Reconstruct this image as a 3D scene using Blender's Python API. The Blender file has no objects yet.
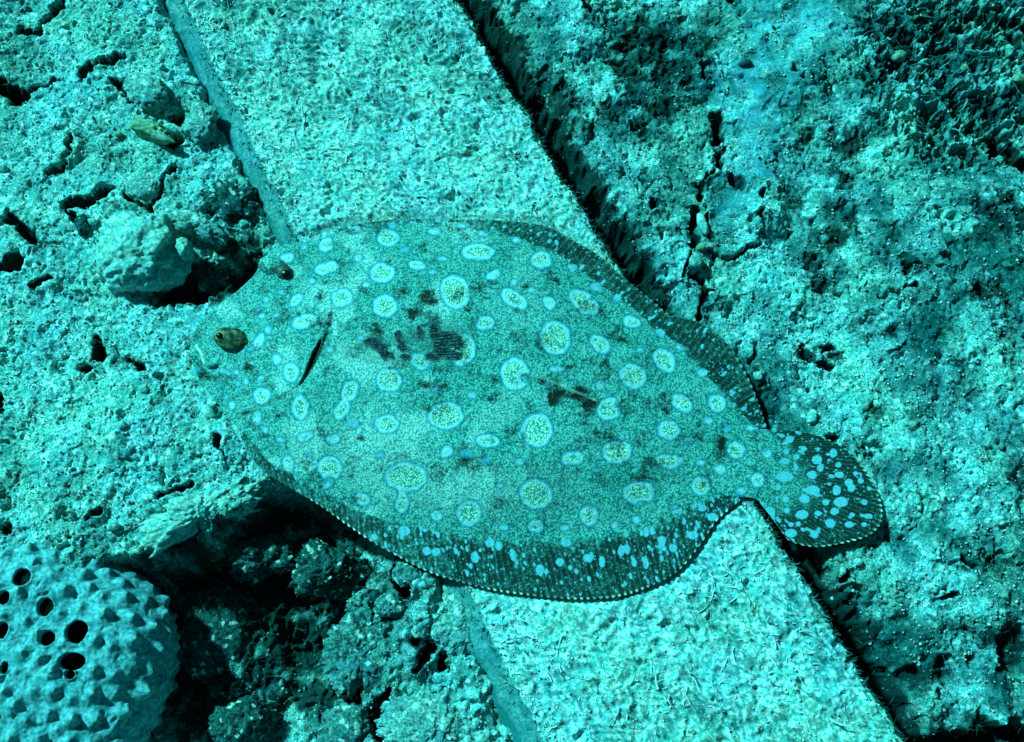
import bpy, bmesh, math, random
import numpy as np
from mathutils import Vector

random.seed(7)
rng = np.random.default_rng(7)
S = bpy.context.scene
C = S.collection
MM = 0.0005            # one design unit: half a millimetre

# ------------------------------------------------------------------ camera
TILT = math.radians(20.0)
DIST = 0.512
F = 1024.0
cam_d = bpy.data.cameras.new('camera')
cam_d.sensor_width = 36.0
cam_d.lens = 36.0
cam_d.clip_start = 0.01
cam_d.clip_end = 200.0
cam = bpy.data.objects.new('camera', cam_d)
cam.location = (0.0, -DIST*math.sin(TILT), DIST*math.cos(TILT))
cam.rotation_euler = (TILT, 0, 0)
C.objects.link(cam)
S.camera = cam

# ------------------------------------------------------------------ light: daylight filtered cyan by the water
SUN = Vector((-0.70, 0.52, 0.80)).normalized()
WATER_SUN = (0.145, 0.90, 0.93)
WATER_SKY = (0.01, 0.55, 0.72)
w = bpy.data.worlds.new('World')
S.world = w
w.use_nodes = True
wn = w.node_tree.nodes
wl = w.node_tree.links
wn.clear()
sky = wn.new('ShaderNodeTexSky')
sky.sky_type = 'NISHITA'
sky.sun_disc = False
sky.sun_elevation = math.asin(SUN.z)
sky.sun_rotation = math.atan2(SUN.x, SUN.y)
tint = wn.new('ShaderNodeMix')
tint.data_type = 'RGBA'
tint.blend_type = 'MULTIPLY'
tint.inputs['Factor'].default_value = 1.0
tint.inputs['B'].default_value = (*WATER_SKY, 1)
bw = wn.new('ShaderNodeRGBToBW')
bg = wn.new('ShaderNodeBackground')
bg.inputs['Strength'].default_value = 0.058
wo = wn.new('ShaderNodeOutputWorld')
wl.new(sky.outputs[0], bw.inputs[0])
wl.new(bw.outputs[0], tint.inputs['A'])
wl.new(tint.outputs['Result'], bg.inputs['Color'])
wl.new(bg.outputs[0], wo.inputs['Surface'])
sl = bpy.data.lights.new('sun', 'SUN')
sl.energy = 5.0
sl.angle = math.radians(4.0)
sl.color = WATER_SUN
so = bpy.data.objects.new('sun', sl)
so.rotation_euler = SUN.to_track_quat('Z', 'Y').to_euler()
so.location = (-0.6, 0.5, 1.5)
C.objects.link(so)
S.view_settings.view_transform = 'Standard'
S.view_settings.look = 'None'
S.view_settings.exposure = 0.6
S.view_settings.gamma = 1.0

# ------------------------------------------------------------------ mapping between the picture's layout and the sea floor
cs, sn = math.cos(TILT), math.sin(TILT)
CAMP = np.array([0.0, -DIST*sn, DIST*cs])


def P(px, py, z=0.0):
    """point of the place at height z (design units) seen at px, py"""
    px = np.asarray(px, float); py = np.asarray(py, float); z = np.asarray(z, float)*MM
    u = (px-512.0)/F; v = (371.0-py)/F
    dx = u; dy = v*cs+sn; dz = v*sn-cs
    t = (z-CAMP[2])/dz
    return np.stack([CAMP[0]+t*dx, CAMP[1]+t*dy, z+0*t], -1)


def PX(x, y, z):
    rx = x-CAMP[0]; ry = y-CAMP[1]; rz = z-CAMP[2]
    dep = np.maximum(ry*sn-rz*cs, 0.08)
    return 512.0+F*rx/dep, 371.0-F*(ry*cs+rz*sn)/dep


# ------------------------------------------------------------------ noise
def _hash(ix, iy, iz, seed):
    h = (ix.astype(np.int64)*374761393+iy.astype(np.int64)*668265263+iz.astype(np.int64)*2147483647+seed*1274126177) & 0xffffffff
    h = ((h ^ (h >> 13))*1103515245) & 0xffffffff
    h = ((h ^ (h >> 15))*2246822519) & 0xffffffff
    return (h ^ (h >> 16)) & 0xffff


GA = np.arange(0, 65536)*(2*math.pi/65536)
GC, GS = np.cos(GA), np.sin(GA)


def n2(x, y, seed=0):
    x0 = np.floor(x); y0 = np.floor(y); fx = x-x0; fy = y-y0
    z = np.zeros_like(x0)
    ux = fx*fx*fx*(fx*(fx*6-15)+10); uy = fy*fy*fy*(fy*(fy*6-15)+10)

    def g(dx, dy):
        h = _hash(x0+dx, y0+dy, z, seed)
        return GC[h]*(fx-dx)+GS[h]*(fy-dy)
    a = g(0, 0); b = g(1, 0); c = g(0, 1); d = g(1, 1)
    return 1.5*((a+(b-a)*ux)*(1-uy)+(c+(d-c)*ux)*uy)


def fbm(x, y, lam, octv=4, seed=0, gain=0.5):
    s = 0; a = 1.0; t = 0
    for o in range(octv):
        s = s+a*n2(x/lam+17.3*o, y/lam-9.1*o, seed+o*13)
        t += a; a *= gain; lam *= 0.5
    return s/t*1.4


def n3(x, y, z, seed=0):
    x0 = np.floor(x); y0 = np.floor(y); z0 = np.floor(z)
    fx, fy, fz = x-x0, y-y0, z-z0
    ux, uy, uz = [f*f*(3-2*f) for f in (fx, fy, fz)]
    r = 0
    for a in (0, 1):
        for b in (0, 1):
            for c in (0, 1):
                h = _hash(x0+a, y0+b, z0+c, seed)/32767.5-1
                r = r+h*(ux if a else 1-ux)*(uy if b else 1-uy)*(uz if c else 1-uz)
    return r


def fbm3(v, lam, octv=4, seed=0, gain=0.5):
    s = 0; a = 1.0
    for o in range(octv):
        s = s+a*n3(v[:, 0]/lam+5.2*o, v[:, 1]/lam+1.7*o, v[:, 2]/lam-3.1*o, seed+o*7)
        a *= gain; lam *= 0.5
    return s


def worley(x, y, lam, seed=0):
    """distance to the nearest and second nearest jittered point, in lam"""
    x = x/lam; y = y/lam
    x0 = np.floor(x); y0 = np.floor(y)
    f1 = np.full(x.shape, 9.0); f2 = np.full(x.shape, 9.0)
    for i in (-1, 0, 1):
        for j in (-1, 0, 1):
            h = _hash(x0+i, y0+j, x0*0, seed); k = _hash(x0+i, y0+j, x0*0, seed+99)
            d = np.hypot(x0+i+h/65536-x, y0+j+k/65536-y)
            f2 = np.minimum(f2, np.maximum(f1, d)); f1 = np.minimum(f1, d)
    return f1, f2


def sm(a, b, x):
    t = np.clip((x-a)/(b-a), 0, 1)
    return t*t*(3-2*t)


def seg_dist(x, y, pts, closed=False):
    d = np.full(np.shape(x), 1e9)
    n = len(pts)
    for i in range(n if closed else n-1):
        ax, ay = pts[i]; bx, by = pts[(i+1) % n]
        vx, vy = bx-ax, by-ay
        t = np.clip(((x-ax)*vx+(y-ay)*vy)/(vx*vx+vy*vy+1e-9), 0, 1)
        d = np.minimum(d, np.hypot(x-ax-t*vx, y-ay-t*vy))
    return d


def inside(x, y, pts):
    c = np.zeros(np.shape(x), bool)
    n = len(pts)
    for i in range(n):
        ax, ay = pts[i]; bx, by = pts[(i+1) % n]
        if ay == by: continue
        c ^= ((ay > y) != (by > y)) & (x < (bx-ax)*(y-ay)/(by-ay)+ax)
    return c


def sdf(x, y, pts):
    d = seg_dist(x, y, pts, True)
    return np.where(inside(x, y, pts), -d, d)


# ------------------------------------------------------------------ mesh and object helpers
def mesh(name, V, Fc, attrs=None, mat=None, smooth=True):
    me = bpy.data.meshes.new(name)
    V = np.asarray(V, np.float32); Fc = np.asarray(Fc, np.int32)
    k = Fc.shape[1]
    me.vertices.add(len(V)); me.vertices.foreach_set('co', V.ravel())
    me.loops.add(Fc.size); me.loops.foreach_set('vertex_index', Fc.ravel())
    me.polygons.add(len(Fc))
    me.polygons.foreach_set('loop_start', np.arange(0, Fc.size, k, dtype=np.int32))
    me.polygons.foreach_set('loop_total', np.full(len(Fc), k, dtype=np.int32))
    me.update(calc_edges=True)
    me.polygons.foreach_set('use_smooth', np.full(len(Fc), smooth))
    for n, a in (attrs or {}).items():
        at = me.attributes.new(n, 'FLOAT', 'POINT')
        at.data.foreach_set('value', np.asarray(a, np.float32).ravel())
    if mat: me.materials.append(mat)
    return me


def add(name, me, parent=None, **props):
    o = bpy.data.objects.new(name, me)
    C.objects.link(o)
    if parent: o.parent = parent
    for k, v in props.items(): o[k] = v
    return o


def quads(nu, nv, off=0, flip=False):
    """faces of a grid whose vertex index is i*nv + j"""
    i, j = np.meshgrid(np.arange(nu-1), np.arange(nv-1), indexing='ij')
    a = (i*nv+j).ravel()+off
    q = np.stack([a, a+nv, a+nv+1, a+1], -1)
    return q[:, ::-1] if flip else q


# ------------------------------------------------------------------ material helpers
class N:
    def __init__(s, name):
        s.m = bpy.data.materials.new(name); s.m.use_nodes = True
        s.t = s.m.node_tree; s.t.nodes.clear()
        s.out = s.t.nodes.new('ShaderNodeOutputMaterial')
        s.b = s.t.nodes.new('ShaderNodeBsdfPrincipled')
        s.t.links.new(s.b.outputs[0], s.out.inputs['Surface'])
        s.tc = s.t.nodes.new('ShaderNodeTexCoord')
        s.co = s.tc.outputs['Object']

    def set(s, sock, v):
        if isinstance(v, bpy.types.NodeSocket): s.t.links.new(v, sock)
        elif isinstance(v, (tuple, list)) and len(v) == 3 and sock.type == 'RGBA': sock.default_value = (*v, 1)
        else: sock.default_value = v

    def noise(s, scale, detail=3, rough=0.55, dist=0.0, col=False):
        n = s.t.nodes.new('ShaderNodeTexNoise'); s.set(n.inputs['Vector'], s.co)
        n.inputs['Scale'].default_value = scale; n.inputs['Detail'].default_value = detail
        n.inputs['Roughness'].default_value = rough; n.inputs['Distortion'].default_value = dist
        return n.outputs['Color' if col else 'Fac']

    def vor(s, scale, feat='F1', out='Distance'):
        n = s.t.nodes.new('ShaderNodeTexVoronoi'); s.set(n.inputs['Vector'], s.co)
        n.feature = feat; n.inputs['Scale'].default_value = scale
        return n.outputs[out]

    def attr(s, name):
        n = s.t.nodes.new('ShaderNodeAttribute'); n.attribute_name = name
        return n.outputs['Fac']

    def math(s, op, a, b=0.0, c=0.0, clamp=False):
        n = s.t.nodes.new('ShaderNodeMath'); n.operation = op; n.use_clamp = clamp
        s.set(n.inputs[0], a); s.set(n.inputs[1], b); s.set(n.inputs[2], c)
        return n.outputs[0]

    def ss(s, x, a, b):
        n = s.t.nodes.new('ShaderNodeMapRange'); n.interpolation_type = 'SMOOTHSTEP'
        s.set(n.inputs['Value'], x); n.inputs['From Min'].default_value = a; n.inputs['From Max'].default_value = b
        return n.outputs['Result']

    def mix(s, f, a, b, mode='MIX'):
        n = s.t.nodes.new('ShaderNodeMix'); n.data_type = 'RGBA'; n.blend_type = mode
        s.set(n.inputs['Factor'], f); s.set(n.inputs['A'], a); s.set(n.inputs['B'], b)
        return n.outputs['Result']

    def bump(s, h, strength=0.6, dist=0.001):
        n = s.t.nodes.new('ShaderNodeBump'); n.inputs['Strength'].default_value = strength
        n.inputs['Distance'].default_value = dist; s.set(n.inputs['Height'], h)
        s.t.links.new(n.outputs[0], s.b.inputs['Normal'])

    def done(s, col, rough=0.85, spec=0.25):
        s.set(s.b.inputs['Base Color'], col); s.set(s.b.inputs['Roughness'], rough)
        s.b.inputs['Specular IOR Level'].default_value = spec
        return s.m


def ground_like(name, pale, mid, dark, use_attr=True, dens=1.0, grain=900, bias=0.0):
    m = N(name)
    big = m.noise(60, 4, 0.6)
    fine = m.noise(grain, 3, 0.7)
    med = m.noise(grain*0.28, 4, 0.65, 0.6)
    c = m.mix(m.ss(m.math('ADD', m.math('MULTIPLY', fine, 0.7), m.math('MULTIPLY', med, 0.3)), 0.42, 0.62), mid, pale)
    c = m.mix(m.math('MULTIPLY', m.ss(big, 0.45, 0.7), 0.55), c, (mid[0]*0.8, mid[1]*0.9, mid[2]*0.85))
    sp = m.vor(grain*0.55, 'F1', 'Color')
    bwn = m.t.nodes.new('ShaderNodeSeparateColor'); m.set(bwn.inputs[0], sp)
    c = m.mix(m.math('MULTIPLY', m.ss(bwn.outputs[0], 0.88, 0.95), 0.6), c, (0.86, 0.84, 0.76))
    dk = m.ss(m.math('ADD', med, m.math('MULTIPLY', m.ss(bwn.outputs[1], 0.5, 1.0), 0.12)), 0.56-bias, 0.72-bias)
    c = m.mix(m.math('MULTIPLY', dk, 0.75*dens), c, dark)
    if use_attr:
        a = m.attr('algae')  # algae cover, plus shade painted into cracks, pits and gaps
        a2 = m.math('ADD', m.math('MULTIPLY', a, 1.6), m.math('MULTIPLY', m.math('SUBTRACT', med, 0.58), 2.2), clamp=True)
        tn = m.attr('tone')
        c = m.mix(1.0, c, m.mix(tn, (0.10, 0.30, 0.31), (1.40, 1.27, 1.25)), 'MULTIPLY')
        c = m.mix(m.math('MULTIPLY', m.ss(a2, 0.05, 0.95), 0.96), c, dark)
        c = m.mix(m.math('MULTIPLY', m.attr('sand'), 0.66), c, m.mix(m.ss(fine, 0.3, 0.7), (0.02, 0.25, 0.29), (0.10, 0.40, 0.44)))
    hue = m.noise(26, 3, 0.55)
    c = m.mix(1.0, c, m.mix(m.ss(hue, 0.36, 0.64), (0.95, 1.0, 0.90), (0.85, 0.98, 1.05)), 'MULTIPLY')
    h = m.math('ADD', fine, m.math('MULTIPLY', med, 1.5))
    m.bump(h, 0.42, 0.0009)
    return m.done(c, 0.95, 0.04)


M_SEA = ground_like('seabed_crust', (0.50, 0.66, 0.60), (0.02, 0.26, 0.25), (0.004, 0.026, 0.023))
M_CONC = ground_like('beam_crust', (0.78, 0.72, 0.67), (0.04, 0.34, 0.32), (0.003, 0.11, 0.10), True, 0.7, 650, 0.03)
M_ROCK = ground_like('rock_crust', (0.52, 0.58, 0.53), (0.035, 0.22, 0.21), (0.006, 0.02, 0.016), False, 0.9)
M_DROCK = ground_like('dark_rock_crust', (0.06, 0.17, 0.165), (0.006, 0.05, 0.048), (0.003, 0.008, 0.007), False, 1.0, 900, 0.07)  # darker rock; in the hollow its colour also carries the shade
M_MROCK = ground_like('shaded_rubble_crust', (0.24, 0.38, 0.36), (0.015, 0.13, 0.125), (0.003, 0.012, 0.01), False, 1.0, 900, 0.05)  # rock crust with the hollow's shade put into the colour
M_PALE = ground_like('pale_stone', (0.70, 0.72, 0.62), (0.10, 0.36, 0.34), (0.015, 0.10, 0.08), False, 0.4, 600)
M_OLIVE = ground_like('olive_coral', (0.50, 0.50, 0.32), (0.12, 0.24, 0.16), (0.05, 0.06, 0.02), False, 0.5, 500)


def tone_mat(name, a, b, rough=0.8):
    m = N(name)
    return m.done(m.mix(m.attr('tone'), a, b), rough, 0.3)


M_GRAIN = tone_mat('sand_grain', (0.01, 0.14, 0.13), (0.85, 0.80, 0.74))
M_TURF = tone_mat('pale_turf', (0.25, 0.55, 0.52), (0.95, 0.93, 0.86))
M_DTURF = tone_mat('dark_turf', (0.002, 0.02, 0.016), (0.03, 0.17, 0.14))
M_BLACK = N('dark_hollow').done((0.004, 0.006, 0.006), 1.0, 0.0)

# ------------------------------------------------------------------ layout data (design units)
FISH = [(190, 345), (195, 325), (205, 315), (222, 301), (243, 283), (256, 268), (266, 250), (285, 240), (310, 238), (335, 228), (370, 222),
        (420, 219), (470, 220), (517, 221), (550, 227), (574, 240), (600, 255), (624, 277), (650, 298), (670, 316), (700, 322), (725, 340),
        (740, 365), (755, 395), (766, 425), (800, 432), (825, 438), (850, 453), (868, 475), (880, 500), (882, 522), (870, 535),
        (845, 543), (815, 548), (790, 541), (778, 525), (765, 510), (750, 497), (735, 503), (718, 518), (700, 546), (680, 570),
        (655, 585), (620, 597), (580, 600), (540, 597), (500, 592), (465, 584), (430, 573), (400, 558), (370, 541), (345, 524),
        (320, 506), (295, 491), (262, 470), (244, 446), (232, 420), (222, 405), (208, 390), (195, 370)]
BEAM = [(-40, -466), (-176-20, -420), (185, 0), (305, 238), (470, 590), (545, 742), (760, 1180), (1160, 1180), (900, 742), (745, 490), (600, 240), (455, 0), (190, -440)]
# the beam's edges as straight lines on the plane z = 0
BL0, BL1 = P(185, 0), P(545, 742)
BR0, BR1 = P(455, 0), P(900, 742)

CRACKS = [  # points, half width, depth
    ([(24, 30), (37, 33), (44, 18), (60, 2), (72, -20)], 5, 34),
    ([(-20, 80), (2, 88), (20, 95)], 10, 40), ([(20, 94), (39, 84), (62, 80)], 3.5, 18),
    ([(84, 76), (90, 68)], 7, 34), ([(95, 66), (110, 63), (126, 58)], 3.5, 20),
    ([(114, 84), (124, 90), (138, 104)], 4, 30),
    ([(48, 174), (62, 171), (70, 158), (73, 138)], 4, 22),
    ([(70, 205), (84, 205), (95, 199), (112, 190)], 6, 36),
    ([(68, 208), (78, 222)], 4, 22),
    ([(127, 196), (136, 204), (148, 207), (158, 196), (162, 186), (175, 166)], 3, 18),
    ([(-10, 268), (6, 268), (17, 261)], 10, 42), ([(14, 222), (27, 232), (34, 240)], 6.5, 32),
    ([(34, 286), (50, 279)], 3, 14), ([(95, 340), (100, 356)], 6, 24), ([(78, 369), (92, 367)], 5, 24),
    ([(130, 358), (142, 368)], 4, 16), ([(160, 497), (170, 490)], 4, 20), ([(176, 492), (192, 488)], 3, 14),
    ([(218, 440), (222, 450)], 4, 18), ([(92, 520), (100, 510)], 3, 14), ([(-5, 398), (2, 410)], 6, 18), ([(2, 528), (10, 530)], 5, 22),
    ([(718, 118), (716, 130), (719, 140)], 7, 26), ([(720, 152), (720, 162)], 5, 22), ([(714, 168), (706, 178)], 2.2, 6),
    ([(700, 186), (697, 199)], 5, 22), ([(697, 212), (692, 231), (694, 244)], 5.5, 28), ([(706, 216), (709, 236)], 3, 20),
    ([(690, 256), (682, 276)], 2.2, 7),
    ([(711, 252), (722, 256), (733, 259), (743, 253), (757, 242)], 3, 22),
    ([(690, 272), (700, 277), (708, 290), (702, 305), (699, 318)], 4, 26), ([(734, 176), (740, 182)], 5.5, 26),
    ([(762, 196), (762, 202)], 3, 18), ([(760, 216), (762, 226)], 3, 18), ([(652, 204), (654, 209)], 3.5, 18),
    ([(704, 66), (702, 80)], 4, 18), ([(732, -4), (735, 4)], 4, 20), ([(584, 5), (589, 9)], 3, 16),
    ([(775, 28), (777, 30)], 3.5, 16), ([(794, 70), (796, 70)], 3.2, 16), ([(803, 78), (804, 78)], 2.6, 14), ([(812, 78), (813, 78)], 2.6, 14),
    ([(804, 346), (806, 354), (814, 362)], 4, 20), ([(824, 348), (834, 346)], 4, 20), ([(820, 364), (832, 366)], 4, 22),
    ([(896, 66), (902, 74)], 8, 26), ([(904, 270), (916, 264)], 4, 20), ([(780, 440), (800, 436)], 3.5, 12), ([(828, 440), (840, 437)], 4, 14),
    ([(975, 286), (990, 296)], 6, 18), ([(1000, 140), (1030, 160)], 10, 34), ([(905, 288), (912, 287)], 4, 18),
    ([(835, 585), (840, 592)], 5, 22), ([(850, 570), (846, 580)], 3, 14), ([(960, 560), (975, 566)], 4, 14), ([(944, 600), (955, 596)], 3, 14),
    ([(335, 688), (347, 694)], 13, 40), ([(372, 715), (378, 742), (380, 760)], 7, 36), ([(355, 712), (376, 705), (390, 690)], 5, 26),
    ([(372, 640), (376, 612), (392, 600), (404, 592), (410, 575), (424, 566)], 5, 30), ([(430, 640), (424, 655), (415, 668)], 5, 24),
    ([(415, 640), (432, 648)], 6, 20), ([(400, 555), (395, 575), (402, 590)], 8, 34), ([(445, 650), (440, 665)], 4, 18), ([(425, 705), (445, 690)], 4, 18),
]
PITS = [(172, 282, 24, 17, 48), (200, 285, 22, 14, 34), (237, 270, 20, 20, 44), (170, 140, 12, 7, 30), (177, 116, 8, 9, 26), (245, 290, 10, 7, 26),
        (225, 205, 10, 8, 14), (252, 196, 6, 9, 14), (755, 418, 14, 9, 22), (848, 640, 22, 18, 22), (880, 668, 16, 10, 18), (815, 598, 10, 14, 18),
        (1010, 735, 40, 14, 40), (960, 745, 40, 14, 34), (1015, 650, 16, 30, 16), (880, 724, 30, 16, 26), (948, 660, 10, 8, 16), (915, 672, 16, 7, 16)]
BUMPS = [(901, 104, 26, 16, 14), (833, 175, 14, 12, 9), (205, 508, 62, 22, 12), (175, 250, 50, 40, 6), (60, 140, 55, 30, 8), (760, 205, 30, 34, 10), (650, 225, 45, 55, 6),
         (660, 90, 40, 40, 6), (940, 330, 60, 40, 8), (860, 600, 50, 40, 6), (120, 420, 70, 40, 6), (980, 480, 40, 60, 8), (225, 205, 38, 26, 9), (880, 300, 40, 30, 6), (700, 300, 20, 14, 4)]
# dark algae and the hollow's painted-in shade: x, y, rx, ry, angle, amount
ALG_SHADE = [(650, 55, 58, 42, -30, 1.05), (700, 50, 22, 26, 0, 0.7), (640, 115, 46, 34, 0, 0.7), (590, 60, 16, 40, 30, 0.35), (560, 90, 14, 60, 30, 0.8),
       (930, 40, 70, 48, 20, 0.95), (985, 110, 50, 45, 0, 0.75), (1010, 30, 40, 40, 0, 0.8), (880, 20, 30, 24, 0, 0.8), (895, 70, 14, 14, 0, 0.9), (845, 150, 24, 34, -35, 0.62), (806, 133, 10, 9, 0, 0.9),
       (836, 122, 8, 8, 0, 0.8), (841, 231, 14, 34, -35, 0.8), (822, 275, 20, 34, 10, 0.85), (905, 262, 26, 14, -20, 0.6), (1005, 215, 34, 30, 0, 0.85),
       (990, 290, 30, 24, 0, 0.7), (1010, 330, 18, 40, 0, 0.55), (880, 330, 24, 10, 0, 0.55), (820, 356, 24, 14, 0, 0.7), (800, 190, 14, 26, -20, 0.45),
       (228, 205, 34, 26, 20, 0.72), (245, 250, 30, 36, 0, 0.85), (205, 280, 40, 24, 0, 0.95), (170, 285, 28, 22, 0, 1.0), (120, 355, 40, 16, 0, 0.42), (90, 130, 20, 14, 0, 0.35),
       (250, 610, 130, 80, -25, 1.25), (300, 660, 90, 70, 0, 0.9), (290, 530, 60, 40, 0, 1.0), (380, 590, 50, 44, 0, 0.72), (190, 690, 60, 70, 0, 1.0), (330, 690, 60, 50, 0, 0.8), (430, 660, 26, 24, 0, 0.5),
       (640, 280, 16, 50, 35, 0.75), (760, 415, 18, 14, 0, 0.9), (860, 640, 36, 50, 35, 0.8), (930, 670, 44, 22, 10, 0.62), (990, 735, 80, 24, 0, 0.95),
       (1012, 655, 20, 55, 0, 0.7), (820, 590, 14, 40, 30, 0.8), (985, 560, 34, 20, 0, 0.42), (1010, 440, 20, 30, 0, 0.4), (880, 420, 34, 20, 0, 0.25), (720, 30, 60, 20, 0, 0.3), (500, 20, 16, 40, 30, 0.8)]
PIT = [(95, 565), (175, 556), (225, 530), (262, 496), (300, 470), (420, 500), (480, 560), (470, 600), (500, 680), (530, 760), (530, 900), (-20, 900), (40, 760), (55, 640)]
SANDP = [(850, -40), (842, 40), (800, 90), (775, 160), (745, 215), (728, 215), (735, 150), (715, 100), (730, 50), (740, -40)]
GROOVE = [(405, -110), (465, 0), (540, 122), (608, 232), (690, 370), (765, 500), (830, 605), (905, 725), (1010, 900)]

# ------------------------------------------------------------------ the seabed
def axis(lo, hi, step, far, n_out=46):
    core = np.arange(lo, hi, step)
    g = np.geomspace(step*1.15, far, n_out)
    return np.concatenate([(lo-np.cumsum(g))[::-1], core, hi+np.cumsum(g)])


gx = axis(-0.335, 0.335, 0.00077, 9.0)
gy = axis(-0.195, 0.268, 0.00077, 9.0)
X, Y = np.meshgrid(gx, gy, indexing='ij')
ZREF = -8*MM
qx, qy = PX(X, Y, ZREF)
wx, wy = X/MM, Y/MM


def ground_fields(qx, qy, wx, wy):
    far = np.clip(np.maximum(np.abs(wx)-760, np.abs(wy-70)-560)/700.0, 0, 1)
    jx = qx+5*fbm(wx, wy, 26, 3, 3); jy = qy+5*fbm(wx, wy, 26, 3, 4)
    right = sm(0, 1, (jx-(455+0.6*jy)+100)/200)
    H = -8+0*qx
    H += 11*fbm(wx, wy, 190, 3, 10)+(5+3*right)*fbm(wx, wy, 60, 3, 20)
    H += (3.0-0.4*right)*fbm(wx, wy, 19, 3, 31)
    sandm = sm(22, -34, sdf(qx+14*fbm(wx, wy, 50, 3, 7), qy+14*fbm(wx, wy, 50, 3, 8), SANDP))
    f1, f2 = worley(wx+4*n2(wx/9, wy/9, 5), wy+4*n2(wx/9, wy/9, 6), 7.5, 40)
    rough = 1-0.75*sandm
    H += rough*(1.8-0.5*right)*(0.55-f1)                        # lumpy granules
    g1, g2 = worley(wx, wy, 19, 44)
    H += rough*1.7*(0.6-g1)
    H += rough*1.3*n2(wx/3.1, wy/3.1, 51)
    # small ragged holes where the crust is open
    hole = fbm(wx, wy, 34, 4, 60)
    H -= rough*(9+3*right)*sm(0.42, 0.62, hole)*sm(-0.2, 0.3, n2(wx/7, wy/7, 61))
    hole2 = n2(wx/5.5, wy/5.5, 62)+0.5*n2(wx/40, wy/40, 63)
    H -= rough*6*sm(0.55, 0.85, hole2)
    alg_shade = np.zeros_like(H)
    for (x, y, rx, ry, a, amt) in ALG_SHADE:
        c, s = math.cos(math.radians(a)), math.sin(math.radians(a))
        dx, dy = jx-x, jy-y
        d = np.hypot((dx*c-dy*s)/rx, (dx*s+dy*c)/ry)
        alg_shade = np.maximum(alg_shade, amt*sm(1.6, 0.15, d))
    alg_shade = alg_shade*(0.8+0.9*fbm(wx, wy, 20, 4, 77))+0.28*right*sm(0.15, 0.6, fbm(wx, wy, 34, 4, 79))
    alg_shade = np.clip(alg_shade+0.35*sm(0.3, 0.7, fbm(wx, wy, 70, 3, 78)), 0, 1)
    H -= alg_shade*rough*(5+9*np.abs(n2(wx/13, wy/13, 80)))+alg_shade*4*n2(wx/5, wy/5, 81)
    # tangled corner: deep open gaps between branching ribs
    tang = sm(1.15, 0.6, np.hypot((jx-960)/110, (jy-70)/105))
    ta, tb = worley(wx+9*n2(wx/16, wy/16, 9), wy*1.25-wx*0.3+9*n2(wx/16, wy/16, 12), 24, 90)
    tc, td_ = worley(wx+5*n2(wx/9, wy/9, 13), wy+5*n2(wx/9, wy/9, 14), 11, 91)
    r = np.maximum(1-(tb-ta)*4.2, 0.75-(td_-tc)*4.0)+0.5*n2(wx/30, wy/30, 92)
    H += tang*(12*np.clip(r, -0.8, 1)-9)
    alg_shade = np.clip(alg_shade-0.55*tang*sm(0.45, 0.85, r), 0, 1)
    for pts, wd, dep in CRACKS:
        x0 = min(p[0] for p in pts)-40; x1 = max(p[0] for p in pts)+40
        y0 = min(p[1] for p in pts)-40; y1 = max(p[1] for p in pts)+40
        m = (qx > x0) & (qx < x1) & (qy > y0) & (qy < y1)
        if not m.any(): continue
        d = seg_dist(qx[m]+0.3*(jx[m]-qx[m])+3.6*fbm(wx[m], wy[m], 12, 3, 15), qy[m]+0.3*(jy[m]-qy[m])+3.6*fbm(wx[m], wy[m], 12, 3, 16), pts)+wd*0.35*n2(wx[m]/14, wy[m]/14, 17)
        k = sm(wd*1.1, wd*0.05, d)
        H[m] -= 2.0*dep*k**1.3*np.clip(0.75+0.9*fbm(wx[m], wy[m], 30, 2, 19), 0.25, 1.2)
        H[m] += 2.5*sm(wd*3.2, wd*1.4, d)*(1-k)
        alg_shade[m] = np.maximum(alg_shade[m], sm(0.03, 0.28, k))  # shade inside the crack painted in as dark colour
    for (x, y, rx, ry, dep) in PITS:
        k = sm(1.15, 0.55, np.hypot((jx-x)/rx, (jy-y)/ry)+0.25*n2(wx/8, wy/8, 18))
        H -= dep*k
        alg_shade = np.maximum(alg_shade, 0.85*k)  # pit darkened in colour to deepen its shade
    for (x, y, rx, ry, hh) in BUMPS:
        H += hh*sm(1.3, 0.2, np.hypot((jx-x)/rx, (jy-y)/ry))
    # hollow below the fish, shallower towards the beam
    pd = sdf(jx, jy, PIT)
    k = sm(10, -16, pd)
    dep = 84-66*sm(300, 425, jx+0.35*(jy-600))
    dep += 16*fbm(wx, wy, 60, 4, 95)
    H -= k*dep
    H += k*(12*np.abs(fbm(wx, wy, 44, 3, 96))+5*n2(wx/9, wy/9, 97))
    # gap along the right side of the beam
    gd = seg_dist(jx, jy, GROOVE)
    wdt = 15+5*sm(150, 0, jy)+2*sm(520, 640, jy)-5*sm(330, 250, np.abs(jy-370)+240)
    k = 0.65*sm(wdt*1.4, wdt*0.55, gd+9*fbm(wx, wy, 34, 4, 98))+0.35*sm(wdt*2.4, wdt*1.0, gd+12*fbm(wx, wy, 60, 3, 99))
    H += sm(wdt*2.5, wdt, gd)*6*fbm(wx, wy, 14, 3, 100)
    H -= 58*k
    e1_, e2_ = worley(wx, wy, 13, 131)
    H += sm(0.15, 0.6, k)*13*(0.7-e1_)
    alg_shade = np.maximum(alg_shade, 0.95*sm(wdt*2.1, wdt*0.9, gd+10*fbm(wx, wy, 40, 3, 102)))  # dark algae along the gap, plus painted shade inside it
    # sand banked against the beam's left side; nothing stands above the beam or through the fish
    fs = sdf(qx, qy, FISH)
    cap = np.where(fs < 9, -1.5+0*H, 1e3)
    H = np.where(fs < 20, np.minimum(H, -3.0+np.clip(fs-1, 0, 30)*1.0), H)
    H = H*(1-far)+far*(-8+60*fbm(wx, wy, 1500, 3, 5)+12*fbm(wx, wy, 300, 2, 6))
    under = sdf(qx, qy, BEAM_IN)
    H = np.where(under < 0, np.minimum(H, -30), H)
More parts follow.
